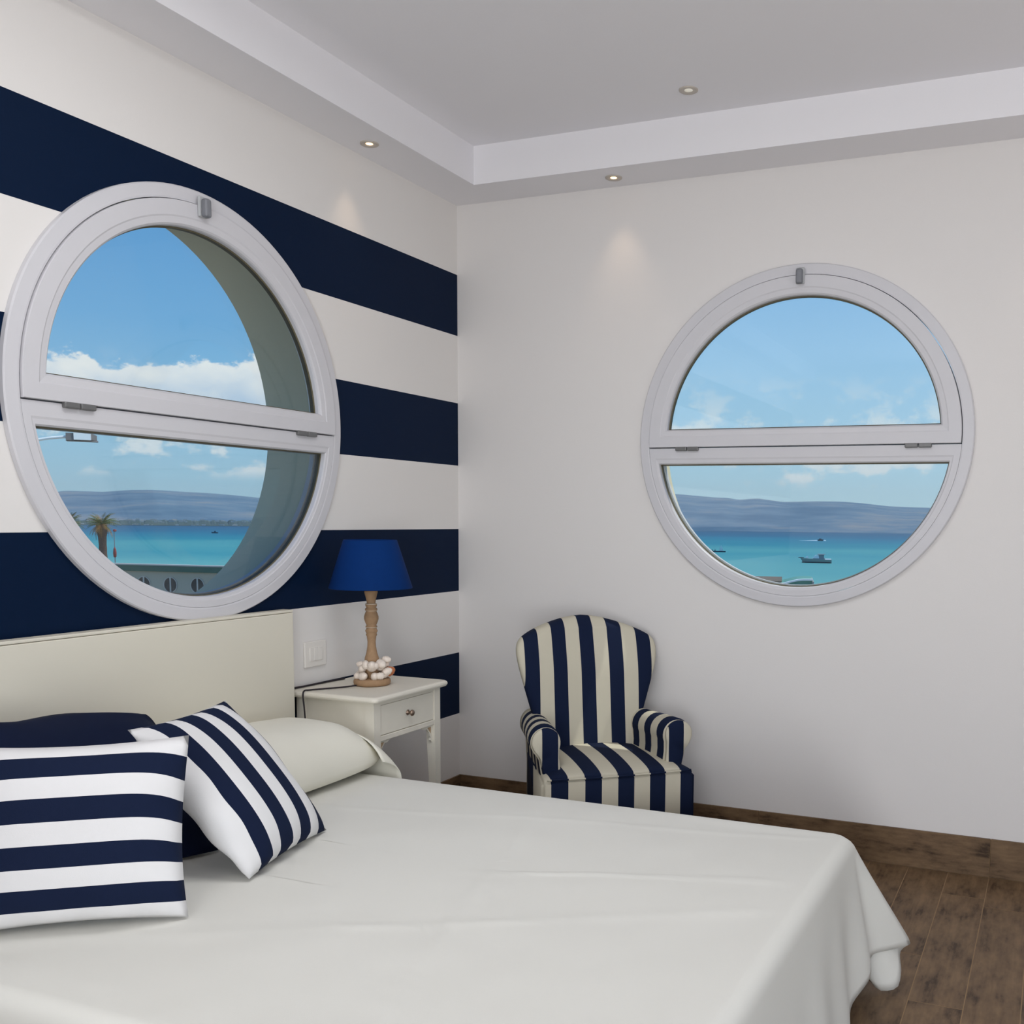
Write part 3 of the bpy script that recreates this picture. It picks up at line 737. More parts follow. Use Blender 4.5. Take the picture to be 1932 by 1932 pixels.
def shell(bm, c, r, ax, squash=0.8, spiral=True):
    """little sea snail: sphere drawn out to a point with a few whorl grooves"""
    ax = Vector(ax).normalized(); q = ax.to_track_quat('Z', 'Y'); n, k = 16, 12; loops = []
    for j in range(k+1):
        t = j/k; z = -r+t*2.3*r
        rad = r*squash*sqrt(max(0, 1-((t-0.38)/(0.38 if t < 0.38 else 0.62))**2))**(1.0 if t < 0.38 else 1.25)*(1+0.10*sin(t*30) if spiral else 1)
        loops.append([Vector(c)+q @ Vector((max(rad, 2e-4)*cos(2*pi*i/n), max(rad, 2e-4)*sin(2*pi*i/n), z)) for i in range(n)])
    loft(bm, loops, True, False, True)
rs = random.Random(12)
def rv(a, b): return rs.uniform(a, b)
for i in range(10):
    a = 2*pi*i/10+rv(-0.2, 0.2); r = rv(0.013, 0.023); rr = rv(0.048, 0.058)
    bm = bmesh.new(); shell(bm, (rr*cos(a), rr*sin(a), rv(0.034, 0.046)), r, (rv(-1, 1), rv(-1, 1), rv(-0.5, 0.6)), rv(0.65, 0.95)); frombm('shell', bm, M_shell, lp, smooth=True)
for i in range(9):
    a = 2*pi*i/9-0.9+rv(-0.2, 0.2); r = rv(0.014, 0.024); rr = rv(0.036, 0.052)
    bm = bmesh.new(); shell(bm, (rr*cos(a), rr*sin(a), rv(0.060, 0.082)), r, (rv(-1, 1), rv(-1, 1), rv(-0.6, 1)), rv(0.65, 0.95)); frombm('shell', bm, M_shell, lp, smooth=True)
for (x, y, z, r) in ((-0.036, -0.026, 0.078, 0.021), (-0.006, -0.046, 0.086, 0.020), (0.026, -0.046, 0.098, 0.017), (0.012, -0.060, 0.054, 0.018)):
    bm = bmesh.new(); shell(bm, (x, y, z), r, (x+rv(-.02, .02), y, rv(-0.02, 0.05)), 0.9); frombm('shell', bm, M_shell, lp, smooth=True)
bm = bmesh.new(); shell(bm, (0.030, -0.060, 0.053), 0.019, (0.3, -0.8, 0.5), 1.0); tag(frombm('shell', bm, M_shello, lp, smooth=True), 'orange brown shell')
bm = bmesh.new()
tube(bm, catmull([(-0.0725, 0.020, 0.006), (-0.12, 0.050, 0.004), (-0.18, 0.090, 0.004), (-0.225, 0.118, 0.004), (-0.246, 0.122, 0.004), (-0.257, 0.120, -0.012), (-0.260, 0.112, -0.06), (-0.262, 0.105, -0.14), (-0.262, 0.10, -0.35), (-0.262, 0.10, -0.60)], 8), 0.003, 8)
tag(frombm('lamp_cord', bm, M_cord, smooth=True, loc=(LPX, LPY, NZ)), 'black lamp cord curving over the left edge of the nightstand top', 'cord')
bm = bmesh.new()
tube(bm, catmull([(-0.90, -0.030, NZ+0.0045), (-1.0, -0.022, NZ+0.0045), (-1.12, -0.018, NZ+0.0045), (-1.200, -0.018, NZ+0.005), (-1.213, -0.020, NZ-0.02), (-1.214, -0.022, 0.55), (-1.214, -0.022, 0.2)], 8), 0.0035, 8)
tag(frombm('power_cable', bm, M_cord, smooth=True), 'black cable lying along the wall at the back of the nightstand top', 'cable')

# ------------------------------------------------------------------ armchair (local: x across, -y front)
ac = empty('armchair', (-0.418, -0.930, 0), radians(-48), 'navy and cream striped armchair with rolled arms standing in the corner', 'armchair')
def lerp_tab(tab, z):
    for (a, va), (b, vb) in zip(tab, tab[1:]):
        if a <= z <= b: return va+(vb-va)*(z-a)/(b-a)
    return tab[-1][1] if z > tab[-1][0] else tab[0][1]
# backrest: stacked rounded sections
bm = bmesh.new(); rows = []
prof = [(0.34, 0.205), (0.43, 0.205), (0.52, 0.215), (0.595, 0.234), (0.66, 0.252), (0.72, 0.268), (0.78, 0.284), (0.83, 0.293), (0.865, 0.294), (0.89, 0.288), (0.908, 0.276), (0.925, 0.250), (0.942, 0.215), (0.958, 0.175), (0.972, 0.132), (0.984, 0.088), (0.992, 0.045), (0.995, 0.004)]
sect = []
for z, w in prof: sect.append((z, w))
dense = []
for (za, wa), (zb, wb) in zip(sect, sect[1:]):
    for k in range(3): dense.append((za+(zb-za)*k/3, wa+(wb-wa)*k/3))
dense.append(sect[-1])
# smooth the width table
ws = [w for _, w in dense]
for _ in range(2): ws = [ws[0]]+[(ws[i-1]+2*ws[i]+ws[i+1])/4 for i in range(1, len(ws)-1)]+[ws[-1]]
n = 64
for (z, _), w in zip(dense, ws):
    w *= 1.05
    th = 0.060*min(1.0, (max(0.0, 0.998-z)/0.05)**0.5) if z > 0.948 else 0.060
    th = max(th, 0.004)
    lp_ = []
    for i in range(n):
        a = 2*pi*i/n; ca, sa = cos(a), sin(a)
        X = w*math.copysign(abs(ca)**0.62, ca); Yh = th*math.copysign(abs(sa)**0.75, sa)
        yc = 0.148+0.13*(z-0.40)+0.03*ss(0.75, 1.0, z)-0.055*(X/0.29)**2
        lp_.append((X, yc+Yh, z))
    rows.append(lp_)
loft(bm, rows, True, False, True)
frombm('backrest', bm, M_chx, ac, smooth=True)
# seat: crowned cushion on a straight front
bm = bmesh.new(); nx, ny = 40, 30
def seat_pt(u, v, top):
    yf = -0.300-0.018*(1-u*u); y = yf+(0.22-yf)*v; x = 0.316*u*(1-0.42*(y+0.30))
    if top:
        z = 0.435+0.028*(1-abs(u)**2.4)*(min(1, v/0.55)*(2-min(1, v/0.55)))-0.012*exp(-v*30)-0.02*abs(u)**10
    else: z = 0.165
    return (x, y, z)
Vt = [[bm.verts.new(seat_pt(-1+2*i/nx, j/ny, True)) for j in range(ny+1)] for i in range(nx+1)]
Vb = [[bm.verts.new(seat_pt(-1+2*i/nx, j/ny, False)) for j in (0, ny)] for i in range(nx+1)]
for i in range(nx):
    for j in range(ny): bm.faces.new((Vt[i][j], Vt[i+1][j], Vt[i+1][j+1], Vt[i][j+1]))
    bm.faces.new((Vb[i][0], Vb[i+1][0], Vb[i+1][1], Vb[i][1]))
    bm.faces.new((Vt[i][0], Vt[i+1][0], Vb[i+1][0], Vb[i][0])); bm.faces.new((Vt[i][ny], Vt[i+1][ny], Vb[i+1][1], Vb[i][1]))
bm.faces.new(Vt[0]+[Vb[0][1], Vb[0][0]]); bm.faces.new(Vt[nx]+[Vb[nx][1], Vb[nx][0]])
bmesh.ops.recalc_face_normals(bm, faces=bm.faces)
es = [e for e in bm.edges if len(e.link_faces) == 2 and e.calc_face_angle(0) > 0.9]
bmesh.ops.bevel(bm, geom=es, offset=0.012, segments=3, affect='EDGES')
st = frombm('seat', bm, M_seat, ac, smooth=True)
bm = bmesh.new(); tube(bm, [(0.316*u, -0.302-0.018*(1-u*u), 0.422) for u in [(-0.93+1.86*i/20) for i in range(21)]], 0.004, 8); frombm('piping', bm, M_seat, st, smooth=True)
# arms
for s in (-1, 1):
    sec = [(0.205, 0.30), (0.208, 0.40), (0.210, 0.48)]
    cxr, czr, rr = 0.262, 0.548, 0.062
    for k in range(19): a = radians(205)-radians(250)*k/18; sec.append((cxr+rr*cos(a), czr+rr*sin(a)))
    sec += [(0.294, 0.48), (0.288, 0.38), (0.288, 0.17), (0.22, 0.17)]
    ys_ = [-0.205, -0.195, -0.18, -0.12, -0.04, 0.04, 0.12, 0.20, 0.25]; loops = []
    for yv in ys_:
        k = 0.92 if yv == -0.205 else (0.975 if yv == -0.195 else 1.0)
        splay = 0.014*ss(0.2, -0.2, yv); rise = -0.012*ss(-0.2, 0.2, yv); cx_, cz_ = 0.248, 0.40
        lpp = []
        for (x, z) in sec:
            up = ss(0.36, 0.56, z)
            X = cx_+(x-cx_)*k+splay*up; Z = cz_+(z-cz_)*(k if yv < -0.19 else 1)+rise*up
            X *= 1-0.36*(yv+0.205)
            lpp.append((s*X, yv, Z))
        loops.append(lpp)
    bm = bmesh.new(); loft(bm, loops, True, False, True); a_o = frombm('armrest', bm, M_chy, ac, smooth=True)
    for f in a_o.data.polygons: f.use_smooth = len(f.vertices) == 4
    # padded front facing of the arm: navy centre, cream sides
    face = [(x, z) for x, z in sec if z > 0.28]
    bm = bmesh.new(); loops = []
    fc = [(0.216, 0.30), (0.214, 0.40), (0.214, 0.49)]+[(cxr+0.057*cos(radians(205)-radians(250)*k/18), czr+0.057*sin(radians(205)-radians(250)*k/18)) for k in range(19)]+[(0.292, 0.49), (0.282, 0.40), (0.276, 0.30)]
    for yv, k in ((-0.206, 1.0), (-0.216, 1.0), (-0.222, 0.93), (-0.224, 0.75)):
        loops.append([(s*(0.252+(x-0.252)*k+0.014*ss(0.36, 0.56, z)), yv, 0.44+(z-0.44)*k) for x, z in fc])
    loft(bm, loops, True, False, True)
    M_face = striped('arm_facing_stripe_%s' % ('left' if s < 0 else 'right'), 0, [(s*0.262-0.032, s*0.262+0.032)], NAVYF, CREAM)
    frombm('arm_facing', bm, M_face, a_o, smooth=True)
boxo('back_panel', -0.20, 0.20, 0.205, 0.235, 0.165, 0.50, M_chx, ac, 0.008)
for sx in (-1, 1):
    for (yv, dy_) in ((-0.27, 0), (0.20, 0.03)):
        bm = bmesh.new(); loft(bm, [[(sx*0.27+w*cos(pi/4+k*pi/2), yv+dd+w*sin(pi/4+k*pi/2), z) for k in range(4)] for z, w, dd in ((0.0, 0.016, dy_), (0.166, 0.030, 0))], True, False, True); frombm('leg', bm, M_dark, ac)

# ================================================================== outside
def azel(px, py):
    """direction of a photograph pixel, used only to measure where far things stand"""
    d = _f+_r2*((px-1207.5)/1930.46)-_u2*((py-1171.1)/1930.46); return atan2(d.y, d.x), d.z/hypot(d.x, d.y)
CX, CY, CZ = -4.226, -2.660, 1.412
SEA = -12.6; GRD = -11.6
def far(px, dist): a, _ = azel(px, 980); return CX+dist*cos(a), CY+dist*sin(a)
def farz(px, py, dist): a, t = azel(px, py); return (CX+dist*cos(a), CY+dist*sin(a), CZ+t*dist)

# water
def water_mat():
    x = mat('sea_water', (0.02, 0.3, 0.4, 1), 0.6, 0.15); t = x.node_tree; p = P(x); nn, ll = t.nodes, t.links
    tcn = nn.new('ShaderNodeTexCoord')
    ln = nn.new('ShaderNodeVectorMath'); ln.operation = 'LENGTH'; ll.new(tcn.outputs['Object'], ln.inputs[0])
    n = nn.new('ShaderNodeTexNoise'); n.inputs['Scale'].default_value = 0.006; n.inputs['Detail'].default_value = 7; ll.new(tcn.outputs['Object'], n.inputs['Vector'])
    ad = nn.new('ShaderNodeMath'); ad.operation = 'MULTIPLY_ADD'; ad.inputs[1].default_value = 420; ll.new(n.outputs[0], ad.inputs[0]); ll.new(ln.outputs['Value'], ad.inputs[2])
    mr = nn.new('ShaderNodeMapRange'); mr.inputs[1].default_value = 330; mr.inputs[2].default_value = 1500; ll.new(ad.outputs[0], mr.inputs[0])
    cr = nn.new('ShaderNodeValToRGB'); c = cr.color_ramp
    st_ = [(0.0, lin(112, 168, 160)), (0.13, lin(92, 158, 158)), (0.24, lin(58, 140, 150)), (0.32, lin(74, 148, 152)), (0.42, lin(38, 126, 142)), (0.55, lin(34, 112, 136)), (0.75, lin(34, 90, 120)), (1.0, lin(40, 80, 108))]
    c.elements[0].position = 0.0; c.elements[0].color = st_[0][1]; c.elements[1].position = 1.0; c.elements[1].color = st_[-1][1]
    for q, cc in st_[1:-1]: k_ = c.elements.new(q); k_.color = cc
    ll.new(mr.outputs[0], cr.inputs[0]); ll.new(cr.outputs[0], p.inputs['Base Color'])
    return x
bm = bmesh.new(); n = 96
loft(bm, [[(r*cos(2*pi*i/n), r*sin(2*pi*i/n), 0) for i in range(n)] for r in (0.01, 100, 400, 1200, 4500)], True, False, False)
bmesh.ops.remove_doubles(bm, verts=bm.verts, dist=0.01)
for f in bm.faces: f.normal_update()
bmesh.ops.reverse_faces(bm, faces=[f for f in bm.faces if f.normal.z < 0])
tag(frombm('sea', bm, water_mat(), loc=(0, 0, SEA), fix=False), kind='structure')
# land on which the buildings stand
M_sand = mat('beach_sand', lin(196, 178, 142), 0.95, 0.05, var=(0.2, 0.1))
M_asph = mat('promenade_paving', lin(150, 146, 138), 0.9, 0.1, var=(0.3, 0.08))
bm = bmesh.new(); out = []
for i in range(48):
    a = 2*pi*i/48; ad_ = math.degrees(a); ad_ = ad_-360 if ad_ > 180 else ad_
    r = 150+8*sin(3*a)
    if -20 < ad_ < 32: r = 60
    elif 32 <= ad_ < 38: r = 60+(ad_-32)/6*90
    elif -26 < ad_ <= -20: r = 60+(-20-ad_)/6*90
    out.append((r*cos(a), r*sin(a)))
loft(bm, [[(x*1.06, y*1.06, SEA-0.5) for x, y in out], [(x, y, GRD) for x, y in out]], True, False, True)
tag(frombm('promenade', bm, M_asph, fix=True), kind='structure')

# hills across the bay: measured skyline (pixel x, pixel y)
SKY = [(-500, 936), (-250, 930), (0, 930), (104, 928), (123, 926), (164, 927), (195, 928), (247, 924.5), (288, 924), (350, 928), (392, 930), (440, 934), (487, 939), (560, 944), (680, 938), (800, 946), (920, 940), (1040, 936), (1150, 930), (1230, 929), (1275, 932), (1346, 938), (1373, 939), (1393, 942.5), (1429, 940), (1478, 947), (1540, 946), (1592, 946.6), (1623, 949), (1680, 955), (1758, 958), (1850, 961), (2000, 958), (2200, 962), (2500, 960)]
tab = sorted([(azel(x, y)[0], azel(x, y)[1]) for x, y in SKY])
def skyline(a): return lerp_tab(tab, a)
def hill_mat():
    x = mat('hazed_hillside', (0.1, 0.15, 0.15, 1), 0.95, 0.02); t = x.node_tree; p = P(x); nn, ll = t.nodes, t.links
    tcn = nn.new('ShaderNodeTexCoord'); n = nn.new('ShaderNodeTexNoise'); n.inputs['Scale'].default_value = 0.006; n.inputs['Detail'].default_value = 9; n.inputs['Roughness'].default_value = 0.65; ll.new(tcn.outputs['Object'], n.inputs['Vector'])
    cr = nn.new('ShaderNodeValToRGB'); e = cr.color_ramp.elements; e[0].position = 0.38; e[0].color = lin(76, 102, 124); e[1].position = 0.72; e[1].color = lin(146, 142, 140)  # blue-grey distance haze is mixed into these hillside colours
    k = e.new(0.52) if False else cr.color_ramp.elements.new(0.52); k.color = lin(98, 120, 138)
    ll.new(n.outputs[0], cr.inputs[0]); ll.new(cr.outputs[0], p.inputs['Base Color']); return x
bm = bmesh.new(); na = 360; rowsr = [(1330, 0.0), (1360, 0.02), (1480, 0.10), (1700, 0.30), (2000, 0.55), (2400, 0.80), (2800, 1.0), (3200, 0.85), (3800, 0.3)]
a0, a1 = tab[0][0], tab[-1][0]
V = []
from mathutils import noise as mnoise
for (d, f) in rowsr:
    rowv = []
    for i in range(na+1):
        a = a0+(a1-a0)*i/na
        t = skyline(a); H = t*2800+CZ-SEA
        x, y = CX+d*cos(a), CY+d*sin(a)
        ns_ = mnoise.fractal(Vector((x*0.004, y*0.004, 0)), 0.7, 2.0, 6)
        h = H*f*(1+0.35*ns_*(1-f)*(1 if f < 1 else 0))
        if f == 1.0: h = H*(1+0.008*ns_)
        lim = (t*d+CZ-SEA)*0.97
        if d < 2800: h = min(h, lim)
        rowv.append(bm.verts.new((x, y, SEA-0.3+h+(0 if f else 0))))
    V.append(rowv)
for k in range(len(V)-1):
    for i in range(na): bm.faces.new((V[k][i], V[k][i+1], V[k+1][i+1], V[k+1][i]))
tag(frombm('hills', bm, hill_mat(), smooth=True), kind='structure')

# low wooded shore with the scattered town under the hills (left bay)
M_townveg = mat('coastal_scrub', lin(88, 102, 100), 0.95, 0.02, var=(0.02, 0.25))
M_town = mat('pale_house_walls', lin(200, 192, 184), 0.9, 0.05, var=(0.01, 0.08))
bm = bmesh.new(); rg = random.Random(11)
aL0, aL1 = azel(620, 980)[0], azel(20, 980)[0]
V = []
for (d, f) in ((1285, 0), (1290, 1), (1330, 1.1)):
    V.append([bm.verts.new((CX+d*cos(aL0+(aL1-aL0)*i/160), CY+d*sin(aL0+(aL1-aL0)*i/160), SEA+(0.2 if f == 0 else (5.5+2.4*mnoise.noise(Vector((i*0.35, f, 0)))+1.2*mnoise.noise(Vector((i*1.1, 3, 0))))*f))) for i in range(161)])
for k in range(2):
    for i in range(160): bm.faces.new((V[k][i], V[k][i+1], V[k+1][i+1], V[k+1][i]))
tag(frombm('wooded_shore', bm, M_townveg), 'low grey green strip of trees and town along the far shore', 'shore', kind='stuff')
bm = bmesh.new()
for i in range(140):
    a = aL0+(aL1-aL0)*rg.random(); d = 1282-rg.random()*2; w = rg.uniform(1.5, 5.5); h = rg.uniform(0.6, 1.7); z = SEA+rg.uniform(0.2, 1) if rg.random() < 0.4 else SEA+rg.uniform(3.5, 6.5)
    vs = box(bm, -w/2, w/2, -1.5, 1.5, 0, h)
    mt_ = Matrix.Translation((CX+d*cos(a), CY+d*sin(a), z)) @ Matrix.Rotation(a+pi/2, 4, 'Z'); bmesh.ops.transform(bm, matrix=mt_, verts=vs)
tag(frombm('far_town', bm, M_town), 'tiny pale houses scattered along the far shore', 'town', kind='stuff')

# long low wing with round windows, left of the striped-wall porthole view
M_wing = mat('wing_render', lin(176, 172, 158), 0.85, 0.1, var=(0.3, 0.03)); M_green = mat('green_cornice', lin(66, 104, 92), 0.6, 0.2, var=(0.4, 0.08))
M_port = mat('dark_glazing', lin(98, 94, 92), 0.4, 0.4, var=(1, 0.1)); M_portf = mat('porthole_frame', lin(190, 186, 180), 0.6, 0.2, var=(1, 0.03))
def build_wing():
    d = 88.0; a_mid, t_mid = azel(318, 1066); zt = CZ+t_mid*d
    x, y = far(318, d)
    # wall runs to the right nearer to us: bearing of the facade
    rz = a_mid-pi/2-radians(38)
    # local +x goes to the right in the picture
    w = empty('hotel_wing', (x, y, GRD), rz, 'long low pale wing with green cornice and round windows outside the left porthole', 'building')
    H = zt-GRD
    boxo('facade', -20, 24, 0, 8, 0, H-0.9, M_wing, w)
    boxo('parapet', -20, 24, -0.02, 0.28, H-0.95, H-0.5, M_wing, w)
    boxo('cornice', -20.2, 24.2, -0.30, 0.30, H-0.52, H-0.06, M_green, w, 0.04)
    boxo('coping', -20.3, 24.3, -0.34, 0.34, H-0.06, H+0.04, M_portf, w)
    for k in range(-4, 5):
        cx = k*2.42; cz = H-1.55
        bm = bmesh.new(); n = 28
        loft(bm, [[(cx+r*cos(2*pi*i/n), yy_, cz+r*sin(2*pi*i/n)) for i in range(n)] for r, yy_ in ((0.62, -0.01), (0.62, -0.06), (0.56, -0.06), (0.56, 0.02))], True, False)
        f = frombm('round_window', bm, M_portf, w, smooth=False)
        bm = bmesh.new(); loft(bm, [[(cx+r*cos(2*pi*i/n), -0.015, cz+r*sin(2*pi*i/n)) for i in range(n)] for r in (0.56, 0.01)], True, False, True); frombm('pane', bm, M_port, f)
        boxo('glazing_bar', cx-0.06, cx+0.06, -0.055, -0.016, cz-0.56, cz+0.56, M_portf, f)
build_wing()

# palms
M_trunk = mat('palm_trunk', lin(98, 80, 72), 0.95, 0.05, bump=(4, 0.8, 0.1), var=(2, 0.25))
M_frond = mat('palm_frond', lin(96, 112, 58), 0.7, 0.2, var=(1.5, 0.3)); M_frondo = mat('dry_palm_frond', lin(150, 112, 62), 0.8, 0.1, var=(1.5, 0.3))
def palm(px, ptop, d, label, seed, crown=1.0):
    r = random.Random(seed); x, y = far(px, d); a, t = azel(px, ptop); ztop = CZ+t*d
    e = empty('palm_tree', (x, y, GRD), 0, label, 'palm tree', 'palms on the promenade'); H = ztop-GRD
    bm = bmesh.new(); loops = []
    for k in range(30):
        t_ = k/29; rad = 0.36*(1+0.35*ss(0.85, 0.97, t_)+0.3*(1-t_)**3)*(1+0.06*(k % 2))
        loops.append([(rad*cos(2*pi*i/12)+0.10*sin(t_*3), rad*sin(2*pi*i/12), t_*H) for i in range(12)])
    loft(bm, loops, True, False, True); frombm('trunk', bm, M_trunk, e, smooth=True)
    for k in range(64):
        az_ = r.uniform(0, 2*pi); el_ = radians(r.uniform(0, 85)) if k > 16 else radians(r.uniform(-45, 0)); Lf = r.uniform(1.35, 1.8)*crown
        bm = bmesh.new(); prev = None; segs = 10; base_ = Vector((0.1*cos(az_)+0.10*sin(3), 0.1*sin(az_), H)); cur = base_.copy(); el2 = el_; pts = [cur.copy()]
        for s_ in range(segs): cur = cur+Vector((cos(az_)*cos(el2), sin(az_)*cos(el2), sin(el2)))*(Lf/segs); el2 -= radians(6.5); pts.append(cur.copy())
        side = Vector((-sin(az_), cos(az_), 0))
        for i_, p in enumerate(pts):
            w = 0.30*crown*sin(pi*min(1, (i_+0.6)/segs))**0.7+0.02
            for sg in (-1, 1):
                q0 = p; q1 = p+side*sg*w+Vector((0, 0, -0.35*w))+(pts[min(i_+1, segs)]-p)*0.9; q2 = p+(pts[min(i_+1, segs)]-p)*0.45+Vector((0, 0, 0.01))
                v = [bm.verts.new(q) for q in (q0, q1, q2)]; bm.faces.new(v)
        tube(bm, pts, 0.022, 4, 0.006)
        frombm('frond', bm, M_frondo if (k <= 22 or r.random() < 0.2) else M_frond, e)
palm(191, 990, 118, 'shaggy palm tree with its whole crown and trunk in view through the left porthole', 3)
palm(130, 989, 122, 'palm tree half hidden by the left edge of the left porthole frame', 8)

# street lamp with a long white arm
M_white = mat('white_lacquer', lin(246, 248, 246), 0.4, 0.3, var=(2, 0.02)); M_lgrey = mat('lamp_head_grey', lin(120, 116, 114), 0.5, 0.3, var=(3, 0.05))
def street_lamp():
    D = 24.0; h0 = Vector(farz(126, 824, D)); 
    a, _ = azel(126, 820); rt = Vector((sin(a), -cos(a), 0))
    px_m = D/1930.46
    pole = h0-rt*1.55; 
    e = empty('street_lamp', (pole.x, pole.y, GRD), 0, 'white street lamp head on a curved arm under the left transom', 'street lamp')
    o = Vector((pole.x, pole.y, GRD))
    bm = bmesh.new(); tube(bm, [(0, 0, 0), (0, 0, 0.6), (0, 0, h0.z-GRD-0.75)], 0.10, 12, 0.055); frombm('pole', bm, M_white, e, smooth=True)
    L0 = h0-o
    bm = bmesh.new(); tube(bm, catmull([(0, 0, L0.z-0.78), L0-rt*1.30+Vector((0, 0, -0.38)), L0-rt*0.80+Vector((0, 0, -0.18)), L0-rt*0.4+Vector((0, 0, -0.06)), L0+Vector((0, 0, 0))], 8), 0.030, 10); frombm('arm', bm, M_white, e, smooth=True)
    def hbox(nm, a0_, a1_, z0, z1, mt, w=0.13, tap=1.0):
        bm = bmesh.new(); up = Vector((0, 0, 1)); sd_ = rt.cross(up)
        lo = []
        for t_, k in ((a0_, 1.0), (a1_, tap)):
            lo.append([L0+rt*t_+sd_*w*k*c1+up*(z0+(z1*k-z0)*c2 if c2 else z0) for c1, c2 in ((-1, 0), (1, 0), (0.75, 1), (-0.75, 1))])
        loft(bm, lo, True, False, True); frombm(nm, bm, mt, e)
    hbox('lamp_neck', -0.02, 0.13, -0.075, 0.075, M_lgrey)
    hbox('lamp_head', 0.12, 0.43, -0.060, 0.150, M_white, 0.15, 0.92)
    hbox('lamp_tip', 0.42, 0.54, -0.060, 0.085, M_lgrey, 0.13, 0.5)
    hbox('diffuser', 0.0, 0.56, -0.085, -0.062, M_lgrey, 0.12)
street_lamp()
# slim mast with red fittings on the beach
M_red = mat('red_paint', lin(150, 66, 62), 0.5, 0.3, var=(2, 0.1)); M_mast = mat('mast_grey', lin(132, 140, 146), 0.5, 0.3, var=(3, 0.05))
D = 110; b0 = farz(217, 1050, D); b1 = farz(217, 1002, D); e = empty('beach_mast', (b0[0], b0[1], GRD), 0, 'thin grey mast with a red head and red float beside the palm', 'mast')
bm = bmesh.new(); tube(bm, [(0, 0, 0), (0, 0, b1[2]-GRD)], 0.07, 8, 0.04); frombm('mast', bm, M_mast, e)
a_, _ = azel(217, 1000); rt = Vector((sin(a_), -cos(a_), 0))
bm = bmesh.new(); tube(bm, catmull([Vector((0, 0, b1[2]-GRD+0.02)), Vector((0, 0, b1[2]-GRD+0.25))-rt*0.12, Vector((0, 0, b1[2]-GRD+0.42))-rt*0.35], 4), 0.03, 6); frombm('bracket', bm, M_mast, e)
bm = bmesh.new(); lathe(bm, [(0, 0), (0.12, 0.02), (0.17, 0.11), (0.12, 0.22), (0, 0.24)], 12, tuple(rt*0.06+Vector((0, 0, b1[2]-GRD-0.06)))); frombm('lantern', bm, M_red, e, smooth=True)
bm = bmesh.new(); lathe(bm, [(0, 0), (0.12, 0.05), (0.16, 0.4), (0.12, 0.8), (0.04, 1.0), (0, 1.0)], 12, (0, 0, b0[2]-GRD-0.1)); frombm('float', bm, M_red, e, smooth=True)

# boats
M_hull = mat('grey_green_hull', lin(128, 150, 150), 0.5, 0.3, var=(0.5, 0.05)); M_hulld = mat('dark_antifoul', lin(40, 66, 84), 0.6, 0.2, var=(0.5, 0.1)); M_bw = mat('boat_white', lin(236, 238, 240), 0.4, 0.3, var=(1, 0.02)); M_bg = mat('boat_grey', lin(128, 142, 150), 0.5, 0.3, var=(1, 0.05)); M_foam = mat('foam', lin(236, 244, 248), 0.9, 0.1, var=(0.5, 0.04))
def hull(bm, L_, B_, H_, bow=1.0, keel=0.0):
    """bow toward -x"""
    loops = []; n = 14
    for k in range(n+1):
        t = k/n; x = -L_/2+L_*t; w = B_/2*min(1, (t/0.45)**0.6+0.02)*(1-0.12*ss(0.8, 1, t)); sheer = H_*(1.0+0.45*bow*(1-t)**2)
        xr = x+0.10*L_*(1-t)**3
        loops.append([(x, -w, sheer), (xr, -w*0.85, H_*0.35), (xr+0.02*L_*(1-t), -w*0.45, keel), (xr+0.02*L_*(1-t), w*0.45, keel), (xr, w*0.85, H_*0.35), (x, w, sheer)])
    loft(bm, loops, True, False, True)
def on_sea(px, py): a, t = azel(px, py); d = (SEA-CZ)/t; return CX+d*cos(a), CY+d*sin(a), d, a
x, y, d, a = on_sea(1539, 1062); sc_ = d/1930.46
yt = empty('motor_yacht', (x, y, SEA), a-pi/2, 'grey green cabin cruiser with white windscreen anchored in the middle of the right view', 'boat')
Lb = 58*sc_
bm = bmesh.new(); hull(bm, Lb, Lb*0.30, 6.5*sc_, 1.0, -0.3); frombm('hull', bm, M_hull, yt)
bm = bmesh.new(); hull(bm, Lb*0.93, Lb*0.305, 1.5*sc_, 0.2, -0.4); frombm('waterline', bm, M_hulld, yt)
def yb(nm, x0, x1, z0, z1, mt, w, slope=0.0):
    bm = bmesh.new(); X0, X1, Z0, Z1, w = x0*sc_, x1*sc_, z0*sc_, z1*sc_, w*sc_
    loft(bm, [[(X0, -w, Z0), (X1, -w, Z0), (X1, w, Z0), (X0, w, Z0)], [(X0+slope*sc_, -w*0.8, Z1), (X1-abs(slope)*sc_*0.2, -w*0.8, Z1), (X1-abs(slope)*sc_*0.2, w*0.8, Z1), (X0+slope*sc_, w*0.8, Z1)]], True, False, True)
    frombm(nm, bm, mt, yt)
yb('cabin', -6, 17, 6, 9, M_bg, 6, 2); yb('windscreen', -7, 6, 8.5, 14.5, M_bw, 6, 6); yb('wheelhouse', 4, 15, 8.5, 15, M_bg, 5.5, 1); yb('roof', 3, 17, 15.5, 17, M_bg, 6.5, 0)
yb('foredeck_hatch', -19, -14, 8, 12, M_bw, 3, 1); yb('stern_locker', 15, 28, 6, 8, M_bw, 6, 1); yb('bow_pulpit', -32, -22, 9.2, 10.2, M_hulld, 1.2, 0)
x, y, d, a = on_sea(1548, 1020.5); sc_ = d/1930.46
yt = empty('speedboat', (x, y, SEA), a-pi/2+pi, 'small dark speedboat trailing white foam near the far shore', 'boat')
bm = bmesh.new(); hull(bm, 11*sc_, 5*sc_, 2.4*sc_, 0.6, -0.1); frombm('hull', bm, M_hulld, yt)
bm = bmesh.new(); box(bm, -2*sc_, 3*sc_, -1.8*sc_, 1.8*sc_, 1.5*sc_, 4.4*sc_, 0.3); frombm('cabin', bm, M_hulld, yt)
bm = bmesh.new()
lo = []
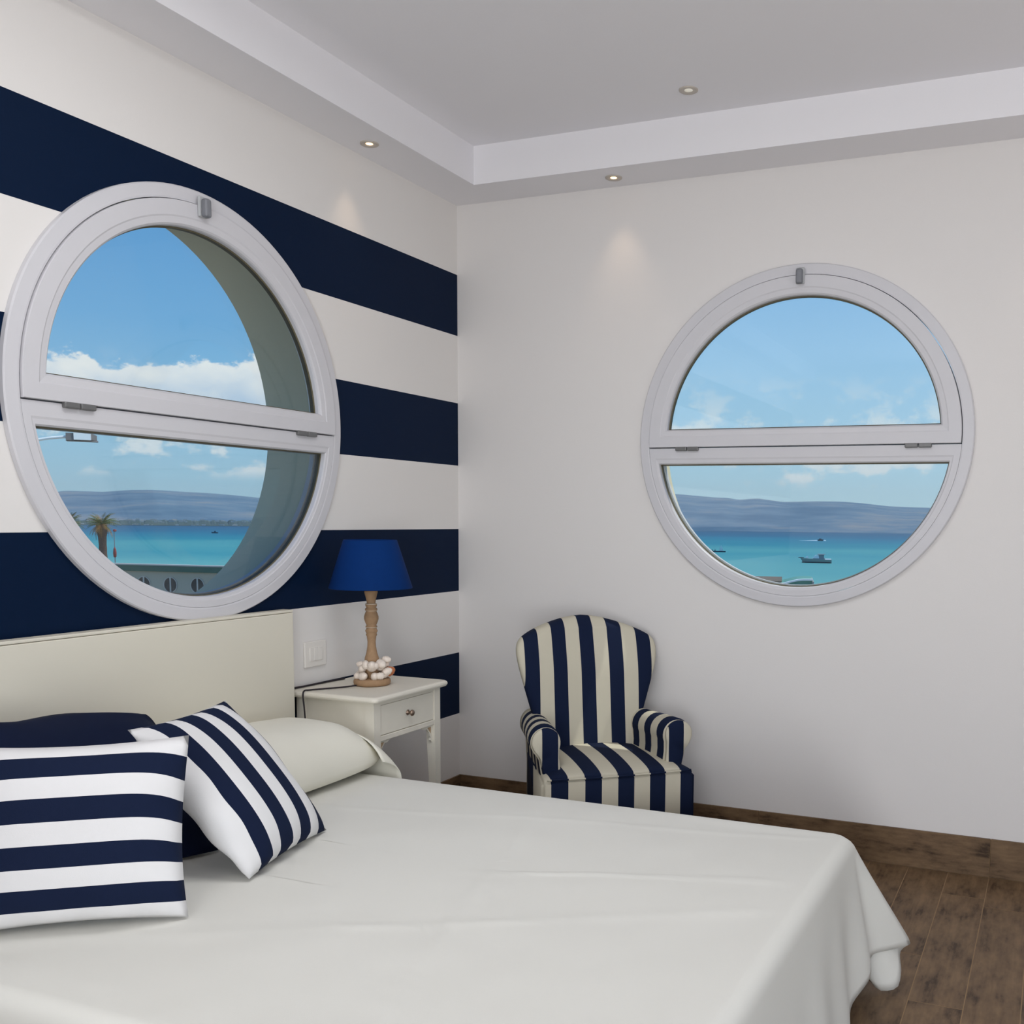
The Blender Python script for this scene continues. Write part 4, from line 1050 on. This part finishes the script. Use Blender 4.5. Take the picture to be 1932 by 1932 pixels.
for k in range(13):
    t = k/12; w = 3.0*sc_*(1-t)**1.2+0.15*sc_; lo.append([((5+34*t)*sc_, -w, 0.02), ((5+34*t)*sc_, -w*0.6, 1.3*sc_*(1-t)+0.1), ((5+34*t)*sc_, w*0.6, 1.3*sc_*(1-t)+0.1), ((5+34*t)*sc_, w, 0.02)])
loft(bm, lo, True, False, True); frombm('wake', bm, M_foam, yt)
bm = bmesh.new(); lathe(bm, [(0, 1.8*sc_), (2.0*sc_, 1.2*sc_), (2.6*sc_, 0.05)], 12, (-7.5*sc_, 0, 0)); frombm('bow_spray', bm, M_foam, yt)
x, y, d, a = on_sea(1352, 1041.5); sc_ = d/1930.46
yt = empty('sailing_dinghy', (x, y, SEA), a-pi/2, 'low dark rowing boat with a small pale sail at the left of the right view', 'boat')
bm = bmesh.new(); hull(bm, 34*sc_, 7*sc_, 2.0*sc_, 0.5, -0.1); frombm('hull', bm, M_hulld, yt)
bm = bmesh.new(); loft(bm, [[(5*sc_, -0.05, 2*sc_), (12*sc_, -0.05, 2*sc_), (11.2*sc_, -0.05, 8*sc_), (8.5*sc_, -0.05, 13*sc_), (6*sc_, -0.05, 9*sc_)], [(5*sc_, 0.05, 2*sc_), (12*sc_, 0.05, 2*sc_), (11.2*sc_, 0.05, 8*sc_), (8.5*sc_, 0.05, 13*sc_), (6*sc_, 0.05, 9*sc_)]], True, False, True); frombm('sail', bm, M_bw, yt)
for xx in (-12, -8, -3):
    bm = bmesh.new(); lathe(bm, [(0, 0), (0.9*sc_, 0.3*sc_), (0.8*sc_, 2.2*sc_), (0.5*sc_, 3.2*sc_), (0, 3.6*sc_)], 8, (xx*sc_, 0, 1.5*sc_)); frombm('crew_figure', bm, M_hulld, yt)
x, y, d, a = on_sea(405, 1006); sc_ = d/1930.46
yt = empty('fishing_boat', (x, y, SEA), a-pi/2, 'tiny dark fishing boat far out in the left porthole view', 'boat')
bm = bmesh.new(); hull(bm, 11*sc_, 4*sc_, 1.8*sc_, 0.6, -0.1); frombm('hull', bm, M_hulld, yt)
bm = bmesh.new(); box(bm, -1*sc_, 2*sc_, -1*sc_, 1*sc_, 1.5*sc_, 4*sc_); frombm('cabin', bm, M_hulld, yt)

# kiosk roof with a wavy white coping, just under the right window
def kiosk():
    D = 38.0; a, _ = azel(1482, 1100); s = D/1930.46; x, y = far(1482, D)
    e = empty('beach_kiosk', (x, y, GRD), a-pi/2, 'green kiosk with a wavy white coping at the foot of the right view', 'building')
    zz = lambda py: CZ+azel(1482, py)[1]*D-GRD
    top = [(-95, 1103), (-60, 1103), (-30, 1102.5), (-12, 1102.3), (0, 1101), (12, 1097.5), (24, 1094.5), (36, 1093.2), (53, 1093)]
    bm = bmesh.new(); lo = []
    for k in range(len(top)): X = top[k][0]*s; Z = zz(top[k][1]); lo.append([(X, 0, 0), (X, 0, Z-0.02), (X, 3.0, Z-0.02), (X, 3.0, 0)])
    loft(bm, lo, True, False, True); frombm('wall', bm, M_kg, e)
    bm = bmesh.new(); lo = []
    for p in catmull([(X*s, 0, zz(Y)) for X, Y in top], 5): lo.append([(p.x, -0.12, p.z-0.03), (p.x, -0.12, p.z+0.03), (p.x, 0.15, p.z+0.03), (p.x, 0.15, p.z-0.03)])
    loft(bm, lo, True, False, True); frombm('coping', bm, M_white, e)
    boxo('roof_slab', -95*s, -4*s, 0.2, 3.3, zz(1099.2), zz(1097.2), M_kb, e)
    boxo('end_pier', 52*s, 55.5*s, -0.12, 3.0, 0, zz(1096), M_kb2, e)
    boxo('plinth', -95*s, 52*s, -0.10, 0.0, 0, zz(1106.5), M_kb2, e)
M_kg = mat('kiosk_green', lin(104, 158, 146), 0.7, 0.2, var=(1, 0.08)); M_kb = mat('kiosk_roof', lin(116, 104, 92), 0.8, 0.1, var=(1, 0.1)); M_kb2 = mat('kiosk_stone', lin(168, 166, 160), 0.8, 0.1, var=(1, 0.1))
kiosk()

# thin sea haze over the bay
hz = bpy.data.materials.new('sea_haze'); hz.use_nodes = True; t = hz.node_tree; t.nodes.clear()
vs_ = t.nodes.new('ShaderNodeVolumeScatter'); vs_.inputs['Color'].default_value = (0.70, 0.85, 1.0, 1); vs_.inputs['Density'].default_value = 1.6e-4; vs_.inputs['Anisotropy'].default_value = 0.2
oo = t.nodes.new('ShaderNodeOutputMaterial'); t.links.new(vs_.outputs[0], oo.inputs['Volume'])
bm = bmesh.new(); box(bm, 200, 3600, -2600, 3600, SEA+0.5, 115)
tag(frombm('sea_haze', bm, hz), kind='structure')
